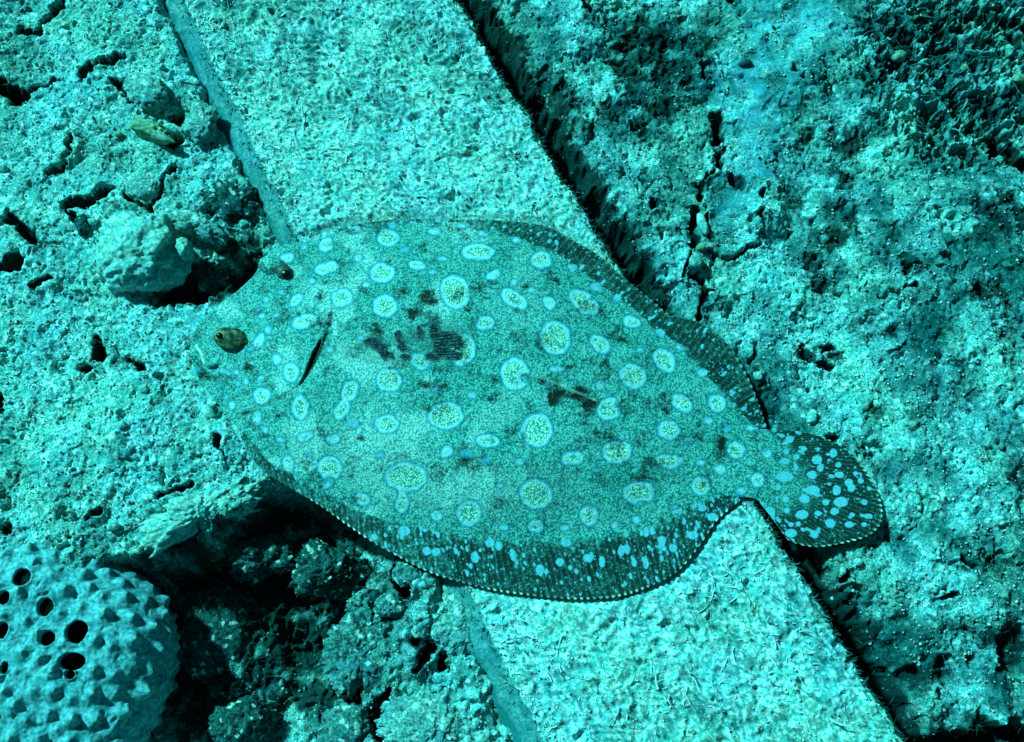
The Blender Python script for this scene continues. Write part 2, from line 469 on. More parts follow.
    bl = sdf(qx+6*fbm(wx, wy, 40, 2, 121), qy, BAND)
    H = np.where(bl < 6, np.minimum(H, -27+np.clip(bl+4, 0, 10)*2.6), H)
    sandm = sandm*(1-0.6*alg_shade)*sm(-0.5, 0.1, fbm(wx, wy, 30, 3, 111))
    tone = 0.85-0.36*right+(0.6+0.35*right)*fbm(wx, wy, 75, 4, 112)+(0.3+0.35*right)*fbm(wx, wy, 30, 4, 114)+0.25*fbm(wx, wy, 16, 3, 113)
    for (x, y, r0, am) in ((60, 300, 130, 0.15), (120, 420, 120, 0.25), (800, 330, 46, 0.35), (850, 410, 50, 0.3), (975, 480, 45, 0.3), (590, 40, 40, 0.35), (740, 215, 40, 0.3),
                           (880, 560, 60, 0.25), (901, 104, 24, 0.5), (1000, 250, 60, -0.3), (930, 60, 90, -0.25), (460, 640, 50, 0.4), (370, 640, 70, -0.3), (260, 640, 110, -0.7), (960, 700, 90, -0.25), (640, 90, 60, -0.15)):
        tone = tone+am*np.exp(-((jx-x)**2+(jy-y)**2)/r0**2)  # strongest minus paints the hollow's shade into the ground colour
    return H, alg_shade*(1-far)+0.3*far, sandm, np.clip(tone, 0, 1)


BAND = [(60, -300), (158, 0), (276, 238), (441, 590), (514, 742), (700, 1180), (800, 1180), (552, 742), (475, 590), (310, 238), (190, 0), (120, -300)]
BEAM_IN = [(120, -300), (190, 0), (310, 238), (475, 590), (552, 742), (760, 1180), (1120, 1150), (885, 742), (735, 490), (590, 240), (445, 0), (290, -290)]
H, ALGA_SHADE, SAND, TONE = ground_fields(qx, qy, wx, wy)
fine = sm(1, 0, np.clip(np.maximum(np.abs(wx)-690, np.abs(wy-70)-480)/60.0, 0, 1))
DX = fine*(3.2*n2(wx/13, wy/13, 201)+1.0*n2(wx/6+H/9, wy/6-H/7, 205)+1.0*n2(wx/4, wy/4, 202))*MM
DY = fine*(3.2*n2(wx/13, wy/13, 203)+1.0*n2(wx/6-H/8, wy/6+H/9, 206)+1.0*n2(wx/4, wy/4, 204))*MM
GV = np.stack([X+DX, Y+DY, H*MM], -1)
nu, nv = X.shape
sea = add('seabed', mesh('seabed', GV.reshape(-1, 3), quads(nu, nv), {'algae': ALGA_SHADE, 'sand': SAND, 'tone': TONE}, M_SEA))
sea['kind'] = 'structure'


def ground_at(px, py):
    """point and normal of the sea floor near px, py"""
    p = P(px, py, -8)
    i = np.clip(np.searchsorted(gx, p[..., 0]), 1, nu-2); j = np.clip(np.searchsorted(gy, p[..., 1]), 1, nv-2)
    a = GV[i, j]
    n = np.cross(GV[i+1, j]-GV[i-1, j], GV[i, j+1]-GV[i, j-1])
    n /= np.linalg.norm(n, axis=-1, keepdims=True)+1e-12
    return a, n, ALGA_SHADE[i, j], SAND[i, j]


# ------------------------------------------------------------------ the beam
def make_beam():
    beam = bpy.data.objects.new('concrete_beam', None)
    C.objects.link(beam)
    beam['label'] = 'pale encrusted concrete beam lying diagonally beneath the fish'
    beam['category'] = 'beam'
    s = np.concatenate([-np.cumsum(np.geomspace(0.0018, 0.06, 22))[::-1], np.arange(0, 1, 0.0015), 1+np.cumsum(np.geomspace(0.0018, 0.06, 22))])
    s = s*1.12-0.06
    # cross-section: across position t (0 left edge, 1 right edge), outward shift, depth
    left = [(-36, -60), (-34, -40), (-32, -28), (-29, -22), (-25, -17.5), (-20, -14), (-15, -11), (-10, -8), (-6, -5.2), (-3.5, -2.8), (-1.5, -1.0)]
    topn = 215
    right = [(1.2, -0.8), (2.2, -3), (2.6, -7), (2.2, -13), (1.0, -22), (-2, -34), (-5, -50), (-7, -70)]
    T = [(0, a, b) for a, b in left]+[(t, 0, 0) for t in np.linspace(0, 1, topn)]+[(1, a, b) for a, b in right]
    T = np.array(T)
    s2, t2 = np.meshgrid(s, T[:, 0], indexing='ij')
    off = np.broadcast_to(T[:, 1], s2.shape); dep = np.broadcast_to(T[:, 2], s2.shape)
    L = BL0[None, None]+(BL1-BL0)*s2[..., None]; R = BR0[None, None]+(BR1-BR0)*s2[..., None]
    Pt = L+(R-L)*t2[..., None]
    ac = (R-L); ac = ac/np.linalg.norm(ac, axis=-1, keepdims=True)
    Pt = Pt+ac*off[..., None]*MM
    Pt[..., 2] += dep*MM
    wx, wy = Pt[..., 0]/MM, Pt[..., 1]/MM
    top = np.where(dep == 0, 1.0, 0.3)
    al = s2*880
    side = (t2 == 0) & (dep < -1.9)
    ed = np.minimum(t2, 1-t2)*300
    h = 3.5*fbm(wx, wy, 120, 3, 301)+2.2*fbm(wx, wy, 34, 3, 302)
    ux = wx+10*n2(wx/28, wy/28, 303); uy = wy+10*n2(wx/28, wy/28, 304)
    rid = 1-np.abs(n2(ux/15, uy/9, 305))*2.2
    rid2 = 1-np.abs(n2(ux/8+uy/19, uy/12-ux/30, 306))*2.2
    h += 2.2*np.clip(rid, 0, 1)+1.7*np.clip(rid2, 0, 1)-2.0+1.0*n2(wx/3, wy/3, 307)
    h -= 6*sm(0.45, 0.75, fbm(wx, wy, 26, 3, 308))
    h = h*np.where(dep == 0, 1.0, 0.18)
    fx_, fy_ = PX(Pt[..., 0], Pt[..., 1], Pt[..., 2])
    fsd = sdf(fx_, fy_, FISH)
    h = np.where(dep == 0, h-(h+2.6)*sm(9, 1, fsd), h)
    Pt[..., 2] += h*MM*np.where(np.abs(dep) < 12, 1, 0.2)
    # ragged edges
    lat = (5.0*n2(al/70, dep/40, 312)+3.4*n2(al/22, dep/9, 310)+2.2*n2(al/7, dep/5, 311)-7*sm(0.35, 0.7, n2(al/26, dep/30, 313)))*np.where(t2 == 1, 1.0, 0.45)*np.where(ed < 1.5, 1, 0)
    Pt = Pt+ac*lat[..., None]*MM
    alg_shade = 0.35*sm(0.15, 0.55, fbm(wx, wy, 90, 4, 320))+0.3*sm(0.5, 0.9, s2*-1+0.8)*sm(0.1, 0.5, fbm(wx, wy, 50, 3, 321))
    alg_shade = np.where(dep < 0, np.where(t2 == 0, 0.33, 0.75), alg_shade)  # flanks take a fixed value, darker than the top
    alg_shade = np.where(dep < -14, 0.8, alg_shade)
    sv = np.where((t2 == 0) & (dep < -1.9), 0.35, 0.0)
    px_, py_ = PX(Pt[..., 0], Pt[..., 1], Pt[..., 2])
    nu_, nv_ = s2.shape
    me = mesh('beam_body', Pt.reshape(-1, 3), quads(nu_, nv_), {'algae': alg_shade, 'sand': sv, 'tone': np.where(side, 0.30, 1)*np.clip(0.45+0.5*sm(0.04, 0.0, t2)+0.6*fbm(wx, wy, 70, 4, 330)+0.55*fbm(wx, wy, 18, 3, 331)+0.5*np.exp(-(((px_-285)/50)**2+((py_-170)/70)**2))+0.35*np.exp(-(((px_-520)/50)**2+((py_-640)/80)**2))+0.6*sm(0.0, 0.7, rid2)*top-0.15+0.3*sm(0.1, 0.3, s2)-0.15*sm(0.6, 0.9, s2)*sm(0.5, 1, t2), 0, 1)}, M_CONC)
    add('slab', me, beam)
    return beam, Pt, (len(left), topn)


beam, BP, (b0, bn) = make_beam()


# ------------------------------------------------------------------ strands and grains
def strands(root, dirv, length, width, seed, segs=5, curl=0.8, lift=None):
    """curved tapering three-sided filaments as one vertex and face array"""
    r = np.random.default_rng(seed)
    n = len(root)
    d = dirv/np.linalg.norm(dirv, axis=1, keepdims=True)
    p = root.copy(); side = np.cross(d, r.normal(size=(n, 3))); side /= np.linalg.norm(side, axis=1, keepdims=True)
    bend = np.cross(d, side)*r.normal(0, curl, (n, 1))+side*r.normal(0, curl, (n, 1))
    V = []
    for k in range(segs+1):
        t = k/segs
        wd = width*(1-0.75*t)
        b2 = np.cross(d, side)
        for a in (0, 2.09, 4.19):
            V.append(p+(side*math.cos(a)+b2*math.sin(a))*wd[:, None])
        d = d+bend*(1.0/segs)+r.normal(0, 0.10, (n, 3))
        if lift is not None: d[:, 2] += lift/segs
        d /= np.linalg.norm(d, axis=1, keepdims=True)
        p = p+d*(length/segs)[:, None]
    V = np.stack(V, 1)      # n, (segs+1)*3, 3
    f = []
    for k in range(segs):
        for a in range(3):
            b = (a+1) % 3
            f.append([k*3+a, k*3+b, k*3+3+b, k*3+3+a])
    f = np.array(f)
    Fc = (f[None]+(np.arange(n)*((segs+1)*3))[:, None, None]).reshape(-1, 4)
    return V.reshape(-1, 3), Fc, (segs+1)*3


def beam_turf():
    n = 5200
    r = np.random.default_rng(5)
    si = r.integers(12, BP.shape[0]-12, n); ti = b0+r.integers(9, bn-14, n)
    root = BP[si, ti]+np.array([0, 0, 0.3*MM])
    a = r.uniform(0, 2*math.pi, n)
    cl = fbm(root[:, 0]/MM, root[:, 1]/MM, 90, 2, 400)
    a = 2.6*np.pi*cl+r.normal(0, 0.38, n)
    ti[:700] = b0+r.integers(0, 10, 700); root = BP[si, ti]+np.array([0, 0, 0.3*MM])
    keep = (r.random(n) < 0.12+0.9*sm(-0.2, 0.4, fbm(root[:, 0]/MM, root[:, 1]/MM, 46, 3, 404))) | (np.arange(n) < 700)
    rx_, ry_ = PX(root[:, 0], root[:, 1], root[:, 2])
    keep &= sdf(rx_, ry_, FISH) > 16
    root, a = root[keep], a[keep]; n = len(root)
    d = np.stack([np.cos(a), np.sin(a), r.uniform(-0.05, 0.16, n)], -1)
    ln = r.uniform(8, 30, n)*MM*r.uniform(0.4, 1, n); wd = (0.45+1.1*r.random(n)**1.8)*MM
    ln[:min(n, 650)] *= 0.5
    V, Fc, k = strands(root, d, ln, wd, 6, 6, 1.7, lift=-0.3)
    tone = np.repeat(np.clip(r.beta(2, 1.3, n), 0, 1), k)
    add('turf_filament', mesh('turf_filament', V, Fc, {'tone': tone}, M_TURF), beam, kind='stuff')
    # fringe hanging over the edges
    n = 2600
    si = r.integers(12, BP.shape[0]-12, n); rt = r.random(n) < 0.8
    ti = np.where(rt, b0+bn+r.integers(-3, 4, n), b0-r.integers(0, 5, n))
    root = BP[si, ti]
    out = np.where(rt, 1.0, -1.0)
    d = np.stack([out*0.8, out*-0.25+0*out, 0*out+0.1], -1)+r.normal(0, 0.5, (n, 3))
    ln = r.uniform(2, 9, n)*MM; wd = r.uniform(0.4, 1.2, n)*MM
    V, Fc, k = strands(root, d, ln, wd, 8, 4, 1.6, lift=-0.5)
    tone = np.repeat(r.beta(1.6, 1.2, n), k)
    add('edge_fringe', mesh('edge_fringe', V, Fc, {'tone': tone}, M_DTURF), beam, kind='stuff')


beam_turf()


def grains(name, base, nrm, size, tone, seed):
    r = np.random.default_rng(seed)
    n = len(base)
    q = r.normal(size=(n, 3, 3)); q, _ = np.linalg.qr(q)
    sc = size[:, None]*r.uniform(0.55, 1.25, (n, 3))
    o = np.array([[1, 0, 0], [-1, 0, 0], [0, 1, 0], [0, -1, 0], [0, 0, 1], [0, 0, -1]], float)
    v = (o[None]*r.uniform(0.7, 1.25, (n, 6, 1)))*sc[:, None, :]
    v = np.einsum('nij,nkj->nki', q, v)+base[:, None]+nrm[:, None]*size[:, None, None]*0.35
    f = np.array([[0, 2, 4], [2, 1, 4], [1, 3, 4], [3, 0, 4], [2, 0, 5], [1, 2, 5], [3, 1, 5], [0, 3, 5]])
    Fc = (f[None]+(np.arange(n)*6)[:, None, None]).reshape(-1, 3)
    return mesh(name, v.reshape(-1, 3), Fc, {'tone': np.repeat(tone, 6)}, M_GRAIN, smooth=True)


def sea_grains():
    r = np.random.default_rng(11)
    n = 52000
    px = r.uniform(-60, 1090, n); py = r.uniform(-60, 800, n)
    fs = sdf(px, py, FISH)
    bm = sdf(px, py, BEAM_IN)
    a, nn, al, sd = ground_at(px, py)
    dens = fbm(px, py, 60, 3, 500)
    keep = (fs > 3) & (bm > -2) & (r.random(n) < (1-0.75*al)*(1-0.8*sd)*(0.45+0.8*sm(-0.3, 0.4, dens)))
    px, py, a, nn, al = px[keep], py[keep], a[keep], nn[keep], al[keep]
    n = len(a)
    size = (0.7+1.5*r.random(n)**3.2)*MM
    tone = np.clip(r.beta(1.6, 1.5, n)*(1-0.9*al), 0, 1)
    o = add('coral_sand', grains('coral_sand', a, nn, size, tone, 12))
    o['kind'] = 'stuff'; o['label'] = 'loose pale grains of coral sand over the rocky seabed'; o['category'] = 'sand'
    # grains stuck on the beam
    n = 9000
    si = r.integers(12, BP.shape[0]-12, n); ti = b0+r.integers(0, bn, n)
    b = BP[si, ti]
    add('crust_grain', grains('crust_grain', b, np.tile([0, 0, 1.0], (n, 1)), (0.6+1.1*r.random(n)**3)*MM, r.beta(2, 1.3, n), 13), beam, kind='stuff')


sea_grains()


def sea_turf():
    r = np.random.default_rng(21)
    n = 26000
    px = r.uniform(-40, 1070, n); py = r.uniform(-40, 790, n)
    a, nn, al, sd = ground_at(px, py)
    fs = sdf(px, py, FISH); bm = sdf(px, py, BEAM_IN)
    keep = (fs > 6) & (bm > -2) & (r.random(n) < 0.08+0.8*al) & (sd < 0.4)
    a, nn, al = a[keep], nn[keep], al[keep]; n = len(a)
    d = nn*0.7+r.normal(0, 0.6, (n, 3))
    V, Fc, k = strands(a, d, r.uniform(3, 11, n)*MM, r.uniform(0.25, 0.6, n)*MM, 22, 3, 1.2)
    tone = np.repeat(np.clip(r.beta(1.1, 1.8, n)*1.1, 0, 1), k)
    o = add('turf_algae', mesh('turf_algae', V, Fc, {'tone': tone}, M_DTURF))
    o['kind'] = 'stuff'; o['label'] = 'short dark turf algae growing in patches over the seabed'; o['category'] = 'algae'
    # branching tangle of the upper right
    n = 200
    px = 955+r.normal(0, 62, n); py = 62+r.normal(0, 52, n)
    m = (px > 855) & (px < 1100) & (py < 190); px, py = px[m], py[m]; n = len(px)
    a, nn, al, sd = ground_at(px, py)
    an = 0.55+r.normal(0, 0.9, n)
    d = np.stack([np.cos(an), np.sin(an), r.uniform(0.05, 0.4, n)], -1)
    V, Fc, k = strands(a, d, r.uniform(8, 26, n)*MM, r.uniform(0.7, 2.2, n)*MM, 23, 6, 1.8, lift=-0.5)
    tone = np.repeat(r.beta(0.9, 2.2, n), k)
    o = add('branching_seaweed', mesh('branching_seaweed', V, Fc, {'tone': tone}, M_TURF2))
    o['kind'] = 'stuff'; o['label'] = 'tangled branching seaweed over dark gaps in the upper right corner'; o['category'] = 'seaweed'


M_TURF2 = tone_mat('seaweed', (0.004, 0.04, 0.03), (0.14, 0.38, 0.34))
sea_turf()


# ------------------------------------------------------------------ stones and rocks
def blob(sub):
    bm = bmesh.new(); bmesh.ops.create_icosphere(bm, subdivisions=sub, radius=1.0)
    V = np.array([v.co for v in bm.verts]); Fc = np.array([[v.index for v in f.verts] for f in bm.faces]); bm.free()
    return V, Fc


ICO = {k: blob(k) for k in (2, 3, 4, 5, 6)}


def rock(name, label, cat, px, py, rx, ry, rz, ang=0, sub=5, rough=0.28, mat=None, sink=0.35, group=None, z=None, nodes=(), carve=(), seed=None, parent=None):
    V, Fc = ICO[sub]
    V = V.copy()
    seed = seed if seed is not None else int(px*7+py*13)
    iso = V*np.array([rx, ry, rz])/(rx*ry*rz)**(1/3)
    h = fbm3(iso+3.3, 0.9, 5, seed, 0.58)
    h2 = fbm3(iso+1.3, 0.13, 2, seed+5)
    sq = V/np.maximum(np.abs(V).max(1, keepdims=True), 1e-6)
    V = V*0.82+sq*0.14
    V = V*(1+rough*h+0.10*rough/0.28*h2)[:, None]
    for (cx, cy, cz, rr, am) in nodes:
        d = np.linalg.norm(V-np.array([cx, cy, cz]), axis=1)
        V = V*(1+am*np.exp(-(d/rr)**2))[:, None]
    for (cx, cy, cz, rr, am) in carve:
        d = np.linalg.norm(V/np.linalg.norm(V, axis=1, keepdims=True)-np.array([cx, cy, cz])/np.linalg.norm([cx, cy, cz]), axis=1)
        V = V*(1-am*sm(rr, rr*0.5, d+0.12*h))[:, None]
    V = V*np.array([rx, ry, rz])*MM
    c, s = math.cos(math.radians(ang)), math.sin(math.radians(ang))
    V = np.stack([V[:, 0]*c-V[:, 1]*s, V[:, 0]*s+V[:, 1]*c, V[:, 2]], -1)
    if z is None:
        g, _, _, _ = ground_at(np.array([px-rx*0.5, px+rx*0.5, px, px]), np.array([py, py, py-ry*0.5, py+ry*0.5]))
        z = float(np.median(g[:, 2]))/MM+rz*(1-2*sink)
    o = add(name, mesh(name, V, Fc, None, mat or M_ROCK), parent)
    o.location = Vector(P(px, py, z).tolist())
    if label: o['label'] = label; o['category'] = cat
    if group: o['group'] = group
    return o


# the knobbly boulder left of the fish's head, hollow on its right side
o = rock('boulder', 'rounded knobbly boulder with a black hollow on its right, left of the fish head', 'boulder', 142, 252, 50, 47, 32, 10, 6, 0.17, M_PALE,
         sink=0.42, carve=[(0.85, -0.55, 0.45, 0.62, 0.25)], seed=3)
rock('coral_nodule', 'small pale coral nodule perched on the right rim of the knobbly boulder', 'coral', 185, 250, 8, 12, 12, 8, 4, 0.22, M_PALE, z=6, seed=4)
rock('coral_arch', 'brownish encrusted ledge arching over the black hollow beside the boulder', 'coral', 196, 226, 34, 13, 13, -22, 5, 0.34, M_ROCK, z=-1, seed=9)
rock('coral_fragment', 'yellowish lumpy coral fragment with rounded nubs, lying between two grey stones', 'coral', 152, 131, 27, 10, 10, -22, 5, 0.24, M_OLIVE,
     nodes=[(0.5, -0.5, 0.4, 0.35, 0.5), (0.95, -0.3, 0.3, 0.3, 0.4), (-0.5, 0.3, 0.5, 0.3, 0.2), (0.75, 0.3, 0.5, 0.25, 0.3)], sink=0.15, seed=12)
rock('stone', 'grey oval stone just above the yellowish coral fragment', 'stone', 146, 92, 26, 20, 12, -40, 5, 0.22, M_ROCK, seed=14, sink=0.35)
rock('stone', 'triangular grey stone right of the yellowish coral fragment, near the beam', 'stone', 201, 123, 18, 23, 11, -12, 5, 0.26, M_ROCK, seed=15, sink=0.25)
rock('stone', 'flat round stone edged by a thin crack above the knobbly boulder', 'stone', 142, 188, 18, 15, 8, 0, 5, 0.16, M_ROCK, seed=16, sink=0.4)
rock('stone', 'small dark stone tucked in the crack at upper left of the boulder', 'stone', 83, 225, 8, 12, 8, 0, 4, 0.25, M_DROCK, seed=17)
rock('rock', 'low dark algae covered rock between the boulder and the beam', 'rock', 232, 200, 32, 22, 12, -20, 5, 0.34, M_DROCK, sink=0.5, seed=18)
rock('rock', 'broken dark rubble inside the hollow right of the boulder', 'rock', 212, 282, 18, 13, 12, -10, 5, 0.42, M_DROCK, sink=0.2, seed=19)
rock('rock_ledge', 'pale crusted rock ledge above the dark hollow, under the fish chin', 'rock', 206, 510, 62, 20, 18, 27, 6, 0.34, M_PALE, z=-15, seed=20)
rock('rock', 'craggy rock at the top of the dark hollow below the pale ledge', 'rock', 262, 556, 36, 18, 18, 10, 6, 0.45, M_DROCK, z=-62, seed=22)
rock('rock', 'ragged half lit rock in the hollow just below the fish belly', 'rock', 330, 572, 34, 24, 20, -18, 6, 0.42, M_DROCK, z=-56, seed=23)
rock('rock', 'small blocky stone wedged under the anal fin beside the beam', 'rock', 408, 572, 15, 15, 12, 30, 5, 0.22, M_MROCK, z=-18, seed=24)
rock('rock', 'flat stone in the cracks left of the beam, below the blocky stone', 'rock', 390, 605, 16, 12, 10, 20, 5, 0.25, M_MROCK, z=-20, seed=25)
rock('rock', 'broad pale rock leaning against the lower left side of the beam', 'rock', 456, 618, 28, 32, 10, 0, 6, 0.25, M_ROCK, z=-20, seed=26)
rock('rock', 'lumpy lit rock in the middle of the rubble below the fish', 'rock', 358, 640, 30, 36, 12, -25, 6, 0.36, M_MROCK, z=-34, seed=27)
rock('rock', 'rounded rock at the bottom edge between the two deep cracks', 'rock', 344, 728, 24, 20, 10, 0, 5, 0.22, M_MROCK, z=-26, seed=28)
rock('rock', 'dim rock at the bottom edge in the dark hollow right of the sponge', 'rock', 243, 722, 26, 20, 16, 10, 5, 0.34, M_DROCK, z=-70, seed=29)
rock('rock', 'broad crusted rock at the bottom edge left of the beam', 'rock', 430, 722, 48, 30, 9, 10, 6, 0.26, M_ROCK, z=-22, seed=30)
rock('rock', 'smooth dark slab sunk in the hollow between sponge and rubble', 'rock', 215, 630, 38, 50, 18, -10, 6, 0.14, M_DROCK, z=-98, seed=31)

PEB = [(3, 169, 5, 5, 'pale round pebble at the far left edge above the boulder', M_PALE),
       (122, 425, 5, 4, 'white pebble on open sand above the sponge', M_PALE),
       (144, 389, 5, 4, 'white pebble on the sand left of the fish mouth', M_PALE),
       (113, 526, 6, 5, 'pale pebble at the top edge of the spiny sponge', M_PALE),
       (162, 67, 4, 4, 'round pale pebble above the grey oval stone', M_PALE),
       (188, 72, 3.5, 3.5, 'tiny grey pebble near the black twig', M_PALE),
       (812, 417, 5, 9, 'pale oblong pebble above the fish tail', M_PALE),
       (703, 225, 5, 13, 'thin upright pale stone standing in the crack right of the beam', M_PALE),
       (701, 247, 5, 4.5, 'small round yellowish pebble under the thin upright stone', M_OLIVE),
       (696, 261, 7, 9, 'squarish grey stone in the crack above the dorsal fin', M_ROCK),
       (712, 294, 4, 3, 'little white pebble at the lower end of the crack above the dorsal fin', M_PALE),
       (840, 600, 9, 6, 'pale flat pebble in the gap right of the lower beam', M_PALE),
       (859, 562, 4, 4, 'white pebble on the rock below the fish tail', M_PALE),
       (899, 56, 8, 7, 'triangular greenish stone above a dark hole in the upper right', M_OLIVE),
       (1019, 79, 8, 6, 'greenish pale stone at the right edge among the seaweed', M_OLIVE),
       (964, 68, 5, 5, 'small greenish stone in the middle of the seaweed tangle', M_OLIVE),
       (758, 376, 4, 5, 'pale yellowish pebble beside the widest part of the dorsal fin', M_PALE),
       (746, 63, 8, 4, 'small dark flat stone on the smooth blue sand', M_DROCK),
       (92, 222, 5, 4, 'pale pebble in the crack at upper left of the boulder', M_PALE),
       (118, 134, 4, 3, 'little yellowish nub left of the yellowish coral fragment', M_OLIVE)]
for x, y, a, b, lab, mt in PEB:
    rock('pebble', lab, 'pebble', x, y, a, b, min(a, b)*0.9, rng.uniform(-25, 25), 3, 0.22, mt, sink=0.15)

# a black twig lying on the sand
a0, _, _, _ = ground_at(np.array([183.0]), np.array([82.0]))
tw = P(182, 82, a0[0, 2]/MM+4)
V, Fc, k = strands(np.array([tw]), np.array([[0.96, -0.26, 0.02]]), np.array([22*MM]), np.array([1.5*MM]), 3, 8, 0.15)
o = add('twig', mesh('twig', V, Fc, {'tone': np.zeros(len(V))}, M_DTURF))
o['label'] = 'short black twig on the sand left of the upper beam'; o['category'] = 'twig'


# ------------------------------------------------------------------ the sponge
def make_sponge():
    sp = bpy.data.objects.new('sponge', None)
    C.objects.link(sp)
    sp['label'] = 'spiny blue-green sponge with round dark openings in the lower left corner'
    sp['category'] = 'sponge'
    cx, cy, z0 = 14, 676, -82
    c0 = P(cx, cy, 0)
    nu_, nv_ = 540, 200
    th = np.linspace(0, 2*math.pi, nu_); ph = np.linspace(0, 1, nv_)
    T, Q = np.meshgrid(th, ph, indexing='ij')
    r_ = np.clip(np.sin(np.clip(Q, 0, 1)*math.pi/2)*1.0, 0, 1)**0.9*(1-0.10*sm(0.8, 1, Q))
    lob = 1+0.05*np.sin(3*T+1)+0.03*np.sin(5*T)
    rad = 126*lob
    bx = rad*r_*np.cos(T); by = 152*lob*r_*np.sin(T)
    bz = z0+96*np.clip(1-np.clip(Q, 0, 1)**2.1, 0, 1)**0.8
    B = np.stack([bx, by, bz], -1)
    # conules: points spread over the dome
    r = np.random.default_rng(31)
    flat = B.reshape(-1, 3)
    cand = flat[r.integers(0, len(flat), 9000)]
    pts = []
    osc = [(17, 576, 8, 8), (1, 597, 6, 6), (41, 606, 6.5, 8), (73, 631, 9.5, 10), (45, 638, 6.5, 6.5), (0, 630, 6, 7), (69, 661, 11, 7.5), (67, 674, 4.2, 4), (4, 668, 4, 5)]
    OL = []
    for x, y, a, b in osc:
        p = (P(x, y, 16)-c0)/MM
        OL.append((p[0], p[1], a, b))
    for c in cand:
        if any(math.hypot(c[0]-q[0], c[1]-q[1]) < q[2]+5 for q in OL) and c[2] > -20: continue
        mind = 14+6*r.random()
        if all((c[0]-q[0])**2+(c[1]-q[1])**2+(c[2]-q[2])**2 > mind*mind for q in pts): pts.append(c)
    pts = np.array(pts)
    hgt = r.uniform(4.5, 12.0, len(pts))*np.where(pts[:, 2] < -22, r.uniform(0.35, 0.85, len(pts)), 1)
    du = np.gradient(B, axis=0); dv = np.gradient(B, axis=1)
    nr = np.cross(dv, du); nr /= np.linalg.norm(nr, axis=-1, keepdims=True)+1e-9
    nr *= np.sign((nr*(B-np.array([0, 0, -60]))).sum(-1))[..., None]+1e-9
    D = np.zeros(len(flat))
    for i in range(len(pts)):
        d = np.linalg.norm(flat-pts[i], axis=1)
        m = d < 17
        k = hgt[i]*np.clip(1-np.sqrt(d[m]**2+1.8)/13.5, 0, 1)**2.1
        D[m] = np.maximum(D[m], k)
    D = D.reshape(T.shape)
    hole = np.zeros_like(D)
    Bn = B+nr*D[..., None]
    # tips lean a little away from the light's side, to the right
    Bn[..., 0] += 0.35*D*(D > 0); Bn[..., 1] += 0.15*D
    for (x, y, a, b) in OL:
        d = np.hypot((Bn[..., 0]-x)/a, (Bn[..., 1]-y)/b)
        up = B[..., 2] > -25
        Bn[..., 2] += np.where(up, 1.6*np.exp(-((d-1.15)/0.25)**2), 0)
        k = np.where(up, sm(1.06, 0.82, d), 0)
        Bn[..., 2] -= k*26
        hole = np.maximum(hole, k)
    x, y = Bn[..., 0], Bn[..., 1]
    Bn[..., 2] += (0.9*n2(x/10, y/10, 601)+0.45*n2(x/3.5, y/3.5, 602)-1.6*sm(0.4, 0.7, n2(x/8, y/8, 605)))*(1-hole)
    Bn[..., 2] += 5*fbm(x, y, 70, 2, 603)
    W = c0+Bn*MM
    me = mesh('sponge_body', W.reshape(-1, 3), quads(nu_, nv_, flip=True), {'hole': hole, 'tip': D/10}, M_SP)
    add('body', me, sp)
    for (x, y, a, b) in OL:                      # each opening has a dark lining
        k = 24
        an = np.linspace(0, 2*math.pi, k, endpoint=False)
        zz = 8+5*fbm(np.array([x]), np.array([y]), 70, 2, 603)[0]
        sel = np.hypot(Bn[..., 0]-x, Bn[..., 1]-y) < a*1.3
        zt = np.median(B[..., 2][sel])+zz-8-2.0 if sel.any() else 10
        ring = []
        for (f, dz) in ((0.98, 0), (0.94, -3), (0.90, -9), (0.82, -18), (0.4, -22), (0.02, -22.5)):
            ring.append(np.stack([x+a*f*np.cos(an), y+b*f*np.sin(an), zt+dz+0*an], -1))
        R = np.stack(ring, 0)
        V = c0+R.reshape(-1, 3)*MM
        Fq = []
        for i in range(5):
            for j in range(k):
                Fq.append([i*k+j, i*k+(j+1) % k, (i+1)*k+(j+1) % k, (i+1)*k+j])
        add('osculum', mesh('osculum', V, Fq, None, M_SPIN), sp)
    n = 1500                                     # sparse fuzz on the tips
    return sp


m = N('sponge_skin')
fz = m.noise(500, 3, 0.6); fb = m.noise(120, 3, 0.6)
c = m.mix(m.ss(fz, 0.3, 0.7), (0.012, 0.21, 0.22), (0.26, 0.50, 0.51))
c = m.mix(m.math('MULTIPLY', m.ss(fb, 0.50, 0.70), 0.5), c, (0.005, 0.11, 0.12))
c = m.mix(m.math('MULTIPLY', m.ss(m.vor(260, 'F1'), 0.25, 0.10), 0.5), c, (0.02, 0.07, 0.08))
c = m.mix(m.math('MULTIPLY', m.ss(m.attr('tip'), 0.5, 1.1), 0.7), c, (0.50, 0.55, 0.36))
c = m.mix(m.attr('hole'), c, (0.01, 0.015, 0.018))
m.bump(m.math('ADD', fz, fb), 0.45, 0.0008)
M_SP = m.done(c, 0.7, 0.1)
M_SPIN = N('sponge_lining').done((0.006, 0.01, 0.012), 0.9, 0.1)
make_sponge()

# ------------------------------------------------------------------ the fish
TOPC = [(189.5, 349), (191, 343), (196, 328), (205, 317), (222, 303), (243, 286), (255, 274), (266, 256), (290, 243), (315, 241), (335, 233), (370, 226), (420, 223), (470, 224),
        (495, 230), (530, 242), (560, 255), (584, 272), (609, 290), (639, 312), (662, 335), (687, 347), (705, 372), (725, 392), (745, 415), (760, 430), (776, 437)]
BOTC = [(189.5, 350), (191, 358), (196, 372), (208, 391), (222, 408), (235, 425), (250, 440), (265, 458), (300, 480), (340, 503), (370, 517), (410, 526), (470, 536), (520, 540),
        (560, 537), (600, 534), (640, 527), (680, 513), (710, 500), (740, 497), (760, 500), (776, 512)]

